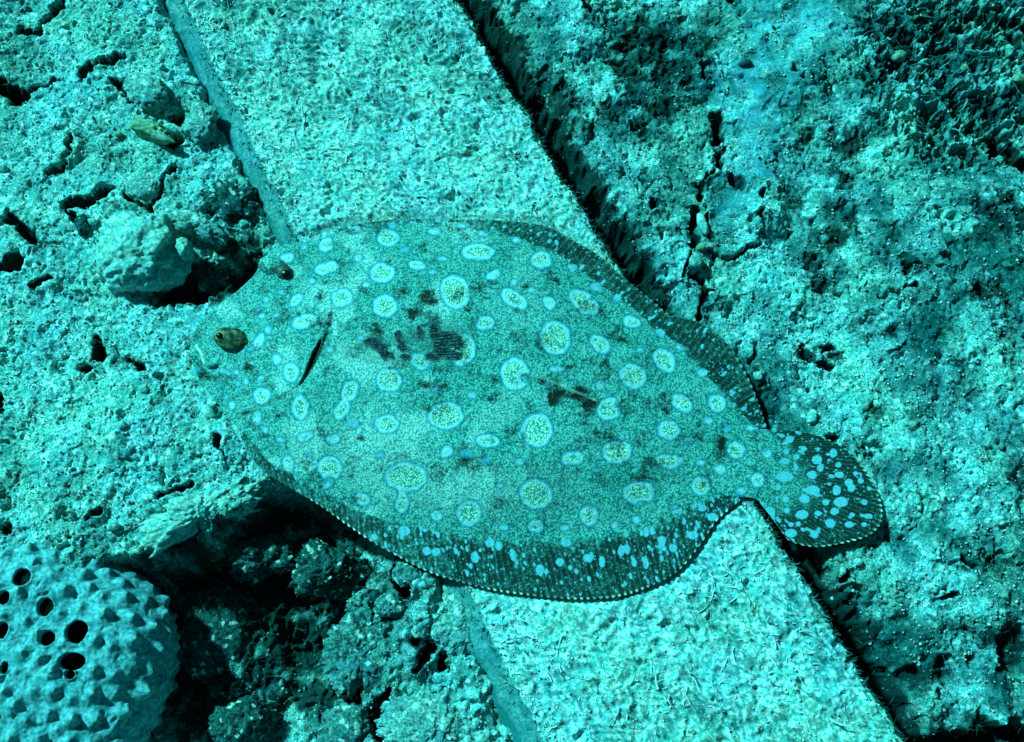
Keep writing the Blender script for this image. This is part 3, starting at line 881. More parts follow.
RINGS = [(382, 273, 13, 10, 0), (385, 306, 12.5, 11.5, 0), (342, 298, 11, 9, 15), (327, 268, 13, 6, 18), (326, 245, 8, 7, 10), (388, 238, 11, 9, 0), (304, 321, 13, 7, 15),
         (296, 300, 8.5, 5, 35), (287, 258, 7, 5, 10), (259, 341, 9.5, 4.5, 62), (291, 372, 8, 10, 0), (420, 361, 10.5, 8.5, -30), (389, 380, 13, 12, 0), (417, 265, 9, 4.5, -6),
         (478, 252, 17, 8.5, -3), (455, 292, 14.5, 17.5, 20), (463, 350, 12.5, 16.5, -18), (514, 299, 15.5, 8, -33), (541, 260, 10.5, 9, 0), (485, 323, 9.5, 7.5, 0), (584, 302, 17, 10, -38),
         (555, 338, 15.5, 17.5, 15), (600, 344, 12.5, 7.5, -38), (515, 374, 14.5, 16.5, 12), (633, 376, 14, 12, -25), (664, 360, 14, 9.5, -45), (609, 409, 11.5, 12, -40), (682, 403, 12, 8, -40),
         (717, 403, 9.5, 8.5, -40), (669, 430, 11.5, 9.5, -10), (446, 416, 18, 14, 8), (537, 430, 16, 17, 0), (488, 441, 12.5, 7, -3), (572, 458, 11.5, 7, 3), (617, 452, 15, 11.5, 5),
         (669, 461, 15, 7, -3), (536, 494, 17, 15, -20), (469, 513, 12.5, 13, -20), (639, 493, 16, 12, 5), (589, 515, 9, 11, 0), (536, 526, 8.5, 6.5, 0), (300, 407, 9, 12, 0),
         (350, 391, 12, 8, 60), (342, 409, 11, 7, 60), (387, 424, 12.5, 9.5, 0), (330, 468, 12, 12.5, 0), (406, 477, 21, 15, 0), (402, 502, 7, 12, 0), (288, 464, 6, 9, 0), (362, 499, 8, 6.5, -20),
         (736, 450, 9.5, 8.5, 0), (701, 486, 9.5, 9.5, 0), (758, 480, 6.5, 7.5, 0), (493, 275, 8, 5, 20), (549, 303, 7, 6, -40), (632, 322, 9, 6.5, -20), (436, 516, 6, 5, 0), (447, 452, 7, 5.5, 30), (305, 437, 8, 5, 20), (333, 439, 6.5, 5, 0), (262, 396, 8.5, 9, 0)]
# bites out of rings (kidney and heart shapes)
BITES = [(526, 378, 5, 5), (596, 296, 5, 4), (619, 404, 4.5, 4), (597, 438, 0.1, 0.1), (645, 506, 10, 5), (330, 482, 7, 5), (478, 342, 0.1, 0.1), (388, 226, 6, 3.5), (426, 492, 8, 6), (392, 494, 7, 7)]
PLAIN = [(358, 258, 5, 4), (356, 230, 6, 4), (392, 226, 5, 3), (277, 359, 5, 6), (261, 378, 4, 3), (276, 316, 4, 3), (304, 247, 4, 3), (251, 364, 3, 4), (596, 287, 6, 4.5), (483, 233, 6, 4), (434, 231, 7, 4),
         (461, 226, 5, 3), (443, 259, 5, 3), (531, 290, 4, 3), (514, 282, 4, 3), (572, 268, 5, 4), (516, 240, 5, 3), (557, 369, 8, 3), (617, 298, 4, 4), (702, 373, 5.5, 4.5), (679, 348, 4.5, 4), (660, 333, 4.5, 4),
         (708, 421, 5, 4), (676, 509, 5.5, 4.5), (636, 520, 4.5, 4.5), (565, 528, 5, 3.5), (504, 527, 5, 4), (615, 525, 4, 4), (467, 454, 6.5, 5), (486, 460, 4.5, 4), (595, 470, 3.5, 3), (546, 397, 4, 6), (600, 385, 4.5, 5),
         (589, 418, 3, 3), (326, 485, 6.5, 4), (404, 531, 6, 5), (353, 423, 6, 5.5), (257, 418, 5, 8), (726, 428, 5.5, 4.5), (751, 428, 5.5, 3.5), (767, 453, 5, 5), (720, 470, 6.5, 5.5), (701, 463, 5, 3),
         (702, 508, 4, 3.5), (741, 491, 5.5, 4), (769, 512, 6, 4.5), (712, 517, 5, 4), (242, 350, 3, 3), (246, 381, 3, 4), (236, 372, 3, 3), (223, 371, 3.5, 4), (229, 374, 3, 3.5), (219, 385, 3, 3), (226, 397, 3.5, 3), (232, 405, 4, 5),
         (197, 369, 3.5, 2.5), (238, 384, 3, 3), (251, 349, 3.5, 3), (268, 330, 3.5, 5), (262, 316, 4, 3), (258, 308, 3, 3), (266, 300, 3, 3), (282, 292, 4, 3), (312, 281, 4, 3), (366, 285, 4, 4), (405, 250, 5, 3), (433, 272, 5, 3),
         (330, 350, 4, 4), (361, 338, 4, 3), (437, 390, 6, 4), (472, 395, 5, 4), (640, 350, 4, 3), (652, 405, 3, 3), (690, 440, 4, 3), (520, 462, 5, 4), (500, 485, 4, 3), (380, 455, 5, 4), (310, 455, 4, 3), (280, 440, 5, 3), (265, 430, 4, 4)]
BLOTCH = [(447, 345, 24, 14, 0.55), (384, 346, 18, 9, 0.4), (412, 338, 16, 9, 0.4), (640, 440, 8, 5, 0.4), (700, 440, 6, 5, 0.35), (655, 480, 8, 4, 0.4), (570, 500, 6, 4, 0.4), (500, 350, 6, 4, 0.35), (480, 390, 6, 3, 0.35), (590, 320, 6, 4, 0.4), (620, 380, 5, 4, 0.35), (380, 330, 6, 3, 0.5), (410, 312, 7, 4, 0.5), (300, 345, 5, 5, 0.35), (318, 430, 6, 4, 0.35), (578, 395, 15, 9, 0.95), (588, 404, 8, 8, 1.1), (562, 391, 10, 6, 0.6), (541, 380, 9, 5, 0.7), (552, 398, 5, 9, 0.7), (466, 458, 7, 4, 0.5), (721, 447, 5, 7, 1.1), (362, 440, 4, 3.5, 0.9), (566, 420, 4, 4, 0.5), (596, 430, 4, 3, 0.5), (572, 369, 5, 4, 0.7),
          (589, 362, 4, 3, 0.6), (605, 360, 4, 3, 0.5), (278, 416, 8, 3.5, 0.7), (421, 385, 6, 4, 0.8), (443, 371, 10, 4, 0.6), (447, 387, 7, 3, 0.5), (329, 372, 7, 5, 0.4), (600, 477, 7, 3, 0.6), (468, 307, 5, 4, 0.6), (429, 298, 9, 7, 0.8), (520, 325, 5, 5, 0.4), (525, 286, 8, 5, 0.6),
          (424, 251, 7, 3, 0.5), (625, 342, 6, 3, 0.6), (321, 296, 6, 6, 0.45), (404, 286, 6, 4, 0.4), (330, 282, 6, 4, 0.4), (256, 313, 8, 5, 0.5), (247, 368, 4, 4, 0.6), (200, 376, 5, 4, 0.5), (244, 398, 8, 5, 0.35), (264, 290, 5, 4, 0.4), (300, 254, 4, 4, 0.4), (348, 250, 4, 3, 0.4),
          (676, 480, 6, 5, 0.35), (500, 420, 6, 5, 0.25), (450, 330, 8, 4, 0.3), (560, 480, 10, 8, 0.22), (510, 505, 10, 7, 0.22), (360, 470, 10, 6, 0.2)]


def ell(x, y, cx, cy, rx, ry, a=0.0):
    c, s = math.cos(math.radians(a)), math.sin(math.radians(a))
    dx, dy = x-cx, y-cy
    # positive angle turns anticlockwise in the picture (y runs down)
    u = dx*c-dy*s; v = dx*s+dy*c
    q = np.hypot(u/rx, v/ry)
    return (q-1)*min(rx, ry)*0.5+(q-1)*0.5*np.hypot(u, v)/np.maximum(q, 0.3)


def spots(x, y, extra=()):
    wob = 1.6*n2(x/9, y/9, 701)+0.7*n2(x/4, y/4, 702)
    ring = np.full(x.shape, 30.0); plain = np.full(x.shape, 30.0)
    for (cx, cy, rx, ry, a) in RINGS:
        m = (np.abs(x-cx) < rx+ry+10) & (np.abs(y-cy) < rx+ry+10)
        if m.any(): ring[m] = np.minimum(ring[m], ell(x[m], y[m], cx, cy, rx, ry, a))
    for (cx, cy, rx, ry) in BITES:
        ring = np.maximum(ring, -ell(x, y, cx, cy, rx, ry)*1.0)
    for q in list(PLAIN)+list(extra):
        cx, cy, rx, ry = q[:4]
        m = (np.abs(x-cx) < 20) & (np.abs(y-cy) < 20)
        if m.any(): plain[m] = np.minimum(plain[m], ell(x[m], y[m], cx, cy, rx, ry, q[4] if len(q) > 4 else 0))
    return ring+wob*0.8, plain+wob*0.5


def fish_base(x, y):
    """height of the fish's underside over the beam and the rock"""
    return 3.2-2.6*sm(300, 200, x)-2.4*sm(700, 800, x)+0.8*n2(x/60, y/60, 710)


SK_A, SK_B = (0.16, 0.50, 0.40), (0.003, 0.135, 0.13)
m = N('fish_skin')
ret = m.vor(1150, 'F1'); nz = m.noise(330, 5, 0.8, 0.3); nzf = m.noise(800, 3, 0.75); fn = m.noise(1500, 2, 0.6)
big = m.noise(34, 4, 0.6)
# reticulated skin: pale flecks between dark seams
fleck = m.math('ADD', ret, m.math('MULTIPLY', m.math('SUBTRACT', fn, 0.5), 0.35))
skin = m.mix(m.ss(fleck, 0.25, 0.75), SK_A, SK_B)
skin = m.mix(m.math('MULTIPLY', m.ss(big, 0.42, 0.66), 0.5), skin, m.mix(m.ss(fleck, 0.25, 0.7), (0.42, 0.64, 0.54), (0.03, 0.28, 0.27)))
skin = m.mix(m.math('MULTIPLY', m.ss(nz, 0.47, 0.66), 0.8), skin, (0.004, 0.09, 0.075))
skin = m.mix(m.math('MULTIPLY', m.ss(m.attr('pale'), 0.0, 1.0), 0.55), skin, m.mix(m.ss(fleck, 0.2, 0.8), (0.90, 0.92, 0.78), (0.12, 0.40, 0.37)))
d = m.attr('ring')
dn = m.math('ADD', d, m.math('MULTIPLY', m.math('SUBTRACT', fn, 0.5), 1.6))
core = m.mix(m.ss(fleck, 0.30, 0.62), (0.80, 0.80, 0.52), (0.03, 0.28, 0.26))
skin = m.mix(m.math('MULTIPLY', m.ss(dn, 2.6, 0.8), 0.5), skin, (0.006, 0.14, 0.17))
blue = m.mix(m.ss(fn, 0.3, 0.7), (0.02, 0.28, 0.37), (0.08, 0.40, 0.48))
pb = m.mix(m.ss(fn, 0.3, 0.7), (0.22, 0.50, 0.50), (0.55, 0.68, 0.66))
skin = m.mix(m.math('MULTIPLY', m.ss(dn, 0.9, -0.4), m.math('SUBTRACT', 1.0, m.math('MULTIPLY', m.ss(nz, 0.5, 0.72), 0.6))), skin, m.mix(m.ss(dn, 0.0, -1.8), blue, pb))
skin = m.mix(m.ss(dn, -3.0, -4.6), skin, core)
dp = m.attr('plain')
skin = m.mix(m.math('MULTIPLY', m.ss(dp, 2.0, 0.6), 0.4), skin, (0.05, 0.13, 0.14))
skin = m.mix(m.math('MULTIPLY', m.ss(dp, 0.7, -0.8), m.math('SUBTRACT', 1.0, m.math('MULTIPLY', m.ss(nz, 0.45, 0.7), 0.55))), skin, m.mix(m.math('MULTIPLY', m.ss(dp, -0.2, -2.4), m.ss(big, 0.35, 0.55)), blue, pb))
dk = m.math('MULTIPLY', m.attr('dark'), m.ss(m.math('ADD', nz, m.math('MULTIPLY', fn, 0.3)), 0.40, 0.66))
dk2 = m.ss(m.math('ADD', m.attr('dark'), m.math('ADD', m.math('MULTIPLY', m.math('SUBTRACT', nz, 0.5), 1.2), m.math('MULTIPLY', m.math('SUBTRACT', nzf, 0.5), 1.6))), 0.15, 0.95)
skin = m.mix(dk2, skin, (0.008, 0.014, 0.008))
skin = m.mix(m.attr('edge'), skin, (0.8, 0.8, 0.62))
m.bump(m.math('ADD', m.math('MULTIPLY', ret, -1.0), m.math('MULTIPLY', nz, 0.8)), 0.35, 0.0005)
M_SKIN = m.done(skin, 0.65, 0.12)

m = N('fin_skin')
fn = m.noise(1300, 2, 0.6); nz = m.noise(260, 4, 0.7, 0.3); ret = m.vor(980, 'F1'); nzs = m.noise(330, 4, 0.7, 0.4)
ray = m.attr('ray')
membrane = m.mix(m.ss(ret, 0.25, 0.7), (0.14, 0.36, 0.29), (0.006, 0.10, 0.09))
membrane = m.mix(m.math('MULTIPLY', m.attr('dark'), 0.92), membrane, m.mix(m.ss(ret, 0.2, 0.5), (0.01, 0.075, 0.065), (0.001, 0.014, 0.012)))
membrane = m.mix(m.math('MULTIPLY', m.ss(nz, 0.44, 0.60), 0.85), membrane, (0.006, 0.016, 0.012))
c = m.mix(m.math('MULTIPLY', m.ss(ray, 0.80, 0.98), m.math('ADD', m.math('MULTIPLY', m.attr('dark'), 0.6), m.math('MULTIPLY', m.ss(nz, 0.4, 0.6), 0.5), clamp=True)), membrane, (0.01, 0.025, 0.02))
c = m.mix(m.math('MULTIPLY', m.math('MULTIPLY', m.ss(ray, 0.35, 0.05), m.ss(fn, 0.4, 0.6)), 0.16), c, (0.25, 0.50, 0.36))
blue = m.mix(m.ss(fn, 0.3, 0.7), (0.07, 0.34, 0.42), (0.24, 0.50, 0.55))
spk = m.vor(430, 'F1')
c = m.mix(m.math('MULTIPLY', m.ss(spk, 0.26, 0.14), m.math('MULTIPLY', m.attr('dark'), 0.75)), c, (0.10, 0.40, 0.40))
skin = m.mix(m.ss(ret, 0.25, 0.75), SK_A, SK_B)
skin = m.mix(m.math('MULTIPLY', m.ss(nzs, 0.50, 0.68), 0.75), skin, (0.004, 0.085, 0.07))
c = m.mix(m.attr('skin'), c, skin)
dp = m.attr('plain')
c = m.mix(m.ss(dp, 0.7, -0.5), c, blue)
c = m.mix(m.attr('edge'), c, (0.9, 0.88, 0.68))
m.bump(m.math('ADD', fn, m.math('MULTIPLY', ray, -0.5)), 0.25, 0.0005)
M_FIN = m.done(c, 0.65, 0.10)

fish = bpy.data.objects.new('flounder', None)
C.objects.link(fish)
fish['label'] = 'large flatfish with blue ringed spots lying across the beam'
fish['category'] = 'fish'


def curve(pts, x):
    """smooth single-valued curve through pts"""
    px = np.array([p[0] for p in pts]); py = np.array([p[1] for p in pts])
    tan = np.gradient(py, px)
    i = np.clip(np.searchsorted(px, x)-1, 0, len(px)-2)
    h = px[i+1]-px[i]; t = np.clip((x-px[i])/h, 0, 1)
    sec = (py[i+1]-py[i])/h
    m0, m1 = tan[i], tan[i+1]
    m0 = np.clip(m0, -abs(3*sec)-0.2, abs(3*sec)+0.2); m1 = np.clip(m1, -abs(3*sec)-0.2, abs(3*sec)+0.2)
    return (2*t**3-3*t**2+1)*py[i]+(t**3-2*t**2+t)*h*m0+(-2*t**3+3*t**2)*py[i+1]+(t**3-t**2)*h*m1


GILL = [(331, 316), (328, 330), (322, 345), (316, 360), (308, 375), (297, 388), (283, 397), (265, 405), (250, 411)]
SLOT = [(321, 340), (316, 352), (312, 362), (307, 374), (300, 385)]
LAT = [(333, 330), (350, 318), (372, 312), (395, 318), (420, 335), (450, 348), (500, 366), (545, 379), (570, 389), (592, 399), (640, 412), (700, 432), (760, 460)]


def body_h(x, y, yt, yb):
    dt, db = (y-yt), (yb-y)
    wid = np.maximum(yb-yt, 1)
    v = np.clip((y-yt)/wid, 0, 1)
    e = np.clip(np.minimum(dt, db), 0, None)
    ex = np.clip(x-189.5, 0, None); et = np.clip(776-x, 0, None)
    dm = np.minimum(e, ex*1.2)
    amp = 25*sm(0, 150, ex+18)*(0.10+0.90*sm(0, 260, et))
    q = np.clip(dm/95.0, 0, 1)
    h = amp*(0.55*sm(0, 1, q)+0.45*q*(2-q))
    h += 0.5*sm(0, 3, dm)
    h = h*sm(0, 30, et)
    return h, dm


def make_body():
    nx, ny = 500, 250
    t = np.linspace(0, 1, nx)
    xs = 189.5+(776-189.5)*np.where(t < 0.08, t*t/0.16+0*t, t-0.04)/(0.96)
    v = np.linspace(0, 1, ny)
    v = 0.5-0.5*np.cos(math.pi*v)*0.35/0.35
    v = 0.65*np.linspace(0, 1, ny)+0.35*v
    x = np.repeat(xs[:, None], ny, 1)
    yt = curve(TOPC, xs)[:, None]+0*x; yb = curve(BOTC, xs)[:, None]+0*x
    y = yt+(yb-yt)*v[None]
    h, dm = body_h(x, y, yt, yb)
    # gill cover: head plate stands proud, a slit opens behind it
    gd = seg_dist(x, y, GILL)
    gp = GILL+[(240, 414), (150, 420), (150, 200), (331, 200)]
    ins = inside(x, y, gp)
    h += np.where(ins, 1.3*sm(26, 3, gd)*sm(0.0, 2.5, gd), -0.5*sm(12, 0, gd))*sm(0, 12, dm)
    sd_ = seg_dist(x, y, SLOT); sd_ = sd_/np.clip(1.25*np.sin(np.clip((y-334)/54, 0, 1)*math.pi), 0.15, 2); h -= 4*sm(2.8, 1.0, sd_)
    # eye mounds, snout, mouth, cheek
    h += 8*np.exp(-((x-231)**2/300+(y-338)**2/190))+7*np.exp(-((x-272)**2/330+(y-266)**2/200))
    h -= 2.2*np.exp(-((x-252)**2/160+(y-303)**2/300))
    md = seg_dist(x, y, [(191, 356), (199, 363), (208, 370), (217, 368)]); h -= 2.0*sm(2.4, 0.6, md)*sm(0, 6, dm)+0*h
    h += 2.2*np.exp(-((md-5)/3.0)**2)*sm(0, 8, dm)
    pd_ = seg_dist(x, y, [(231, 395), (249, 389), (268, 384)]); h += 1.2*np.exp(-(pd_/3)**2)
    jd = seg_dist(x, y, [(208, 378), (216, 369), (224, 361)]); h -= 1.2*np.exp(-(jd/2.0)**2)
    # raised lateral line, muscle blocks, small scales
    ld = seg_dist(x, y, LAT); h += 0.9*np.exp(-(ld/2.2)**2)*sm(330, 350, x)
    h += 0.9*fbm(x, y, 42, 3, 720)*sm(0, 20, dm)+0.35*n2(x/4, y/4, 722)
    ring, plain = spots(x, y)
    dark = np.zeros_like(x)
    wx_, wy_ = x+4*n2(x/11, y/11, 730), y+4*n2(x/11, y/11, 731)
    for (cx, cy, rx, ry, am) in BLOTCH:
        dark = np.maximum(dark, am*np.exp(-0.8*(((wx_-cx)/rx)**2+((wy_-cy)/ry)**2)))
    dark = np.maximum(dark, 1.1*sm(3.0, 1.0, sd_))
    dark = np.maximum(dark, 0.9*sm(2.2, 0.5, np.abs(gd)-0.3)*sm(376, 368, y)*sm(328, 338, y))
    dark += 0.14*np.exp(-(((x-430)/170)**2+((y-300)/50)**2))+0.50*sm(0.0, 0.6, fbm(x, y, 30, 4, 740))+0.22*sm(0.45, 0.7, fbm(x, y, 11, 2, 741))+0.12*sm(480, 720, x)+0.08*sm(260, 210, y-40)
    pale = np.exp(-((x-370)**2/2600+(y-445)**2/1500))*0.9+np.exp(-((x-365)**2/260+(y-370)**2/160))+np.exp(-((x-340)**2/200+(y-352)**2/160))*0.8
    pale += 0.7*np.exp(-((x-460)**2/9000+(y-490)**2/900))+0.75*sm(0.0, 0.5, fbm(x, y, 55, 3, 745))*sm(620, 420, x)
    pale += 1.1*sm(3.2, 0.8, seg_dist(x, y, [(332, 312), (334, 322), (335, 334)]))
    edge = 0.75*sm(1.8, 0.5, np.where(ins, gd, 9))*sm(366, 380, y)
    edge = np.maximum(edge, 0.3*sm(1.5, 0.5, ld)*np.exp(-((x-568)/26)**2))
    edge = np.maximum(edge, 0.8*sm(1.9, 0.6, seg_dist(x, y, [(196, 346), (201, 353), (204, 364)])))
    zb = fish_base(x, y)
    top = P(x, y, zb+h)
    bot = P(x, y, np.minimum(zb-1.5*sm(0, 10, dm), zb+h-0.4))
    n = nx*ny
    # rim, then a coarse belly underneath
    ii = np.concatenate([np.arange(nx), np.full(ny-2, nx-1), np.arange(nx)[::-1], np.zeros(ny-2, int)])
    jj = np.concatenate([np.zeros(nx, int), np.arange(1, ny-1), np.full(nx, ny-1), np.arange(1, ny-1)[::-1]])
    rim = bot[ii, jj]; m_ = len(rim)
    cx_ = np.unique(np.concatenate([np.arange(0, nx, 12), [nx-1]])); cy_ = np.unique(np.concatenate([np.arange(0, ny, 12), [ny-1]]))
    belly = bot[np.ix_(cx_, cy_)]
    V = np.concatenate([top.reshape(-1, 3), rim, belly.reshape(-1, 3)])
    a = np.arange(m_); b = (a+1) % m_; ti_ = ii*ny+jj
    skirt = np.stack([ti_[a], ti_[b], n+b, n+a], -1)
    Fq = [quads(nx, ny, 0, flip=True), skirt, quads(len(cx_), len(cy_), n+m_)]
    two = lambda q: np.concatenate([q.ravel(), q[ii, jj], q[np.ix_(cx_, cy_)].ravel()])
    me = mesh('fish_body', V, np.concatenate(Fq), {'ring': two(ring), 'plain': two(plain), 'dark': two(np.clip(dark, 0, 1.4)), 'pale': two(np.clip(pale, 0, 1)), 'edge': two(edge)}, M_SKIN)
    add('body', me, fish)


make_body()


def resample(pts, n):
    pts = np.array(pts, float)
    # smooth by Catmull-Rom, keep the pairing by index
    t = np.linspace(0, len(pts)-1, n); i = np.clip(t.astype(int), 0, len(pts)-2); f = (t-i)[:, None]
    p0 = pts[np.clip(i-1, 0, None)]; p1 = pts[i]; p2 = pts[i+1]; p3 = pts[np.clip(i+2, None, len(pts)-1)]
    return 0.5*((2*p1)+(-p0+p2)*f+(2*p0-5*p1+4*p2-p3)*f*f+(-p0+3*p1-3*p2+p3)*f**3)


def make_fin(name, inner, outer, nrays, nu_, nv_, seed, label=None, spot_n=0, extra=(), edge_u=(0.0, 1.0), lift=0.8, drop=-0.6, edge_amt=0.9, darkf=None, base=None, plus=0.0, scallop=1.2, blot=(), skin_v=0.2):
    I = resample(inner, nu_); O = resample(outer, nu_)
    seg = np.hypot(*np.diff((I+O)/2, axis=0).T); L = np.concatenate([[0], np.cumsum(seg)]); u = L/L[-1]
    vv = np.linspace(0, 1, nv_)
    U = np.repeat(u[:, None], nv_, 1); Vv = np.repeat(vv[None], nu_, 0)
    x = I[:, :1]+(O-I)[:, :1]*vv; y = I[:, 1:]+(O-I)[:, 1:]*vv
    ph = U*nrays
    r = 0.5+0.5*np.cos(2*math.pi*ph)                 # 1 in the seam between rays
    # edge scalloped between ray tips
    dirx, diry = (O-I)[:, :1], (O-I)[:, 1:]
    ln = np.hypot(dirx, diry)+1e-6
    sc = -scallop*r*Vv**4
    x = x+dirx/ln*sc; y = y+diry/ln*sc
    rg = np.random.default_rng(seed)
    ex = list(extra)+PLAIN
    for k in range(spot_n):
        uu = rg.random(); v_ = rg.uniform(0.08, 0.93)
        i = int(uu*(nu_-1))
        if ln[i, 0]*(1-v_) < 2 or (name == 'anal_fin' and uu < 0.34 and rg.random() < 0.72): continue
        s = 0.7+1.7*rg.random()**2.6*(0.75 if v_ > 0.7 else 1)
        a = math.degrees(math.atan2(-diry[i, 0], dirx[i, 0]))
        ex.append((I[i, 0]+(O-I)[i, 0]*v_, I[i, 1]+(O-I)[i, 1]*v_, s*rg.uniform(1.0, 1.7), s*0.8, a))
    plain = np.full(x.shape, 30.0)
    for q in ex:
        m_ = (np.abs(x-q[0]) < 14) & (np.abs(y-q[1]) < 14)
        if m_.any(): plain[m_] = np.minimum(plain[m_], ell(x[m_], y[m_], q[0], q[1], q[2], q[3], q[4] if len(q) > 4 else 0))
    plain += 0.6*n2(x/4, y/4, 750)
    dark = 0.45*sm(-0.1, 0.5, fbm(x, y, 30, 3, seed+2))+(darkf(U, Vv) if darkf else 0)
    for (cx, cy, rx, ry, am) in blot:
        dark = np.maximum(dark, am*sm(1.4, 0.5, np.hypot((x-cx)/rx, (y-cy)/ry)))
    dash = sm(0.45, 0.2, r)*sm(1-2.6/np.maximum(ln, 8), 1-1.4/np.maximum(ln, 8), Vv)*((U > edge_u[0]) & (U < edge_u[1]))*edge_amt
    dash = dash*(0.25+0.75*sm(-0.3, 0.3, n2(U*14, U*0, seed+3)))
    zb = (fish_base(x, y) if base is None else base(x, y))+plus
    z = zb+lift-(lift-drop)*(np.sqrt(Vv) if name == 'tail_fin' else Vv)-0.4*r*sm(0, 0.15, Vv)+1.1*n2(U*nrays/7, Vv*1.2, seed+4)*Vv
    th = 0.9
    n = nu_*nv_
    V = np.concatenate([P(x, y, z).reshape(-1, 3), P(x, y, z-th).reshape(-1, 3)])
    flip = np.cross((I[1]-I[0]), (O-I)[0]) > 0
    Fq = [quads(nu_, nv_, 0, flip=not flip), quads(nu_, nv_, n, flip=bool(flip))]
    i = np.arange(nu_-1)
    for j in (0, nv_-1):
        Fq.append(np.stack([i*nv_+j, (i+1)*nv_+j, (i+1)*nv_+j+n, i*nv_+j+n], -1))
    i = np.arange(nv_-1)
    for k in (0, nu_-1):
        Fq.append(np.stack([k*nv_+i, k*nv_+i+1, k*nv_+i+1+n, k*nv_+i+n], -1))
    two = lambda a: np.concatenate([np.broadcast_to(a, x.shape).ravel()]*2)
    me = mesh(name, V, np.concatenate(Fq), {'ray': two(r), 'plain': two(plain), 'dark': two(np.clip(dark, 0, 1)), 'edge': two(dash), 'skin': two(sm(skin_v, skin_v*0.25, Vv+0.1*n2(x/9, y/9, seed+9)))}, M_FIN)
    return add(name, me, fish)


D_OUT = [(335, 229), (370, 221), (420, 218), (470, 219), (517, 221), (550, 227), (574, 240), (600, 255), (624, 277), (650, 298), (670, 314), (700, 322), (725, 340), (742, 365), (756, 395), (767, 427)]
D_IN = [(333, 236), (368, 231), (418, 229), (462, 230), (495, 236), (528, 247), (556, 260), (580, 277), (605, 295), (634, 316), (652, 331), (680, 352), (697, 378), (712, 392), (730, 409), (754, 434)]
make_fin('dorsal_fin', D_IN, D_OUT, 78, 620, 26, 801, spot_n=150, edge_amt=0.25, darkf=lambda u, v: 0.75*sm(0.25, 0.4, u)+0.0*v, blot=[(722, 375, 16, 30, 1.0), (690, 340, 22, 12, 0.9), (745, 405, 12, 22, 1.0)])
A_OUT = [(243, 446), (262, 470), (295, 491), (320, 506), (345, 524), (370, 541), (400, 558), (430, 573), (465, 584), (500, 592), (540, 597), (580, 600), (620, 597), (655, 585), (680, 570), (700, 546), (718, 520), (740, 502)]
A_IN = [(238, 420), (256, 444), (288, 470), (316, 487), (342, 499), (368, 511), (395, 518), (425, 523), (455, 529), (490, 533), (525, 535), (560, 532), (600, 529), (640, 522), (668, 512), (690, 503), (712, 495), (740, 491)]
make_fin('anal_fin', A_IN, A_OUT, 88, 660, 44, 802, spot_n=420, edge_u=(0.16, 0.98), edge_amt=1.0, darkf=lambda u, v: 0.25+0.5*sm(0.3, 0.55, u)*sm(0.05, 0.4, v), plus=0.3,
         drop=-1.2, extra=[(513, 555, 3, 6, 10), (396, 557, 3, 3), (374, 537, 4, 3), (427, 551, 4.5, 4), (436, 552, 4, 4), (475, 557, 4, 5.5), (540, 570, 4, 5.5), (490, 543, 4.5, 4.5), (499, 546, 3.5, 4.5), (566, 543, 5, 4), (602, 562, 3, 5.5), (621, 551, 3, 5.5), (627, 549, 3, 5),
                (646, 532, 3, 5), (652, 531, 2.5, 4), (662, 541, 4, 5), (673, 548, 4, 4), (588, 558, 5, 4), (560, 562, 4, 4), (634, 563, 2.5, 4), (646, 564, 2.5, 5), (693, 535, 5, 4)],
         blot=[(602, 542, 11, 6, 1.3), (602, 552, 5, 5, 1.3), (455, 551, 4, 4, 1.3), (640, 545, 14, 9, 0.9), (684, 530, 14, 12, 0.9), (655, 570, 30, 14, 0.8)])
T_OUT = [(778, 430), (800, 431), (826, 438), (850, 452), (868, 474), (880, 498), (882, 520), (870, 535), (845, 543), (815, 547), (790, 541), (780, 528)]
T_IN = [(757, 429), (757, 436), (757, 443), (757, 450), (757, 457), (757, 464), (757, 471), (757, 478), (757, 485), (757, 492), (758, 498), (760, 503)]
TS = [(520, 237, 4, 3.5), (578, 275, 3, 2.5), (630, 320, 5, 4.5), (643, 352, 3, 4), (695, 293, 3.5, 4.5), (500, 388, 8.5, 5), (610, 380, 4.8, 4), (612, 442, 7, 4.5), (580, 478, 5.5, 4), (570, 540, 6, 4.5), (620, 620, 4, 4), (525, 615, 6, 4),
      (683, 575, 5, 4.5), (725, 490, 7, 5), (708, 443, 4, 5), (758, 412, 4, 4), (768, 432, 3.5, 4), (720, 380, 4.5, 3.2), (760, 580, 4.5, 3), (700, 527, 4.2, 3.5), (633, 535, 3.5, 2.4), (470, 430, 3.5, 3), (458, 475, 3, 3), (547, 308, 3, 3),
      (500, 325, 4.5, 3), (715, 340, 2.7, 2.5), (805, 405, 2.8, 2.8), (820, 490, 3, 3), (835, 547, 4.5, 2.5), (555, 578, 2.6, 2.6), (525, 580, 2.6, 2.4), (505, 480, 3, 3), (510, 523, 3, 2.6), (507, 287, 2.8, 2.5), (665, 490, 3.4, 3), (637, 600, 2, 2),
      (818, 580, 2.8, 2.2), (785, 375, 2.2, 2.2), (770, 540, 2.8, 2.2), (840, 435, 2.2, 2), (545, 350, 2, 3), (633, 278, 2.4, 2)]
TS = [(660+a/4.012, 380+b/4.012, c_, d_) for a, b, c_, d_ in TS]
make_fin('tail_fin', T_IN, T_OUT, 44, 320, 72, 803, spot_n=110, skin_v=0.55, extra=TS, edge_amt=0.8, darkf=lambda u, v: 0.3+0.65*sm(0.2, 0.6, v), lift=0.0, drop=0.4)
def fb_p(x, y):
    yt = curve(TOPC, x.ravel()).reshape(x.shape); yb = curve(BOTC, x.ravel()).reshape(x.shape)
    return fish_base(x, y)+body_h(x, y, yt, yb)[0]+1.0


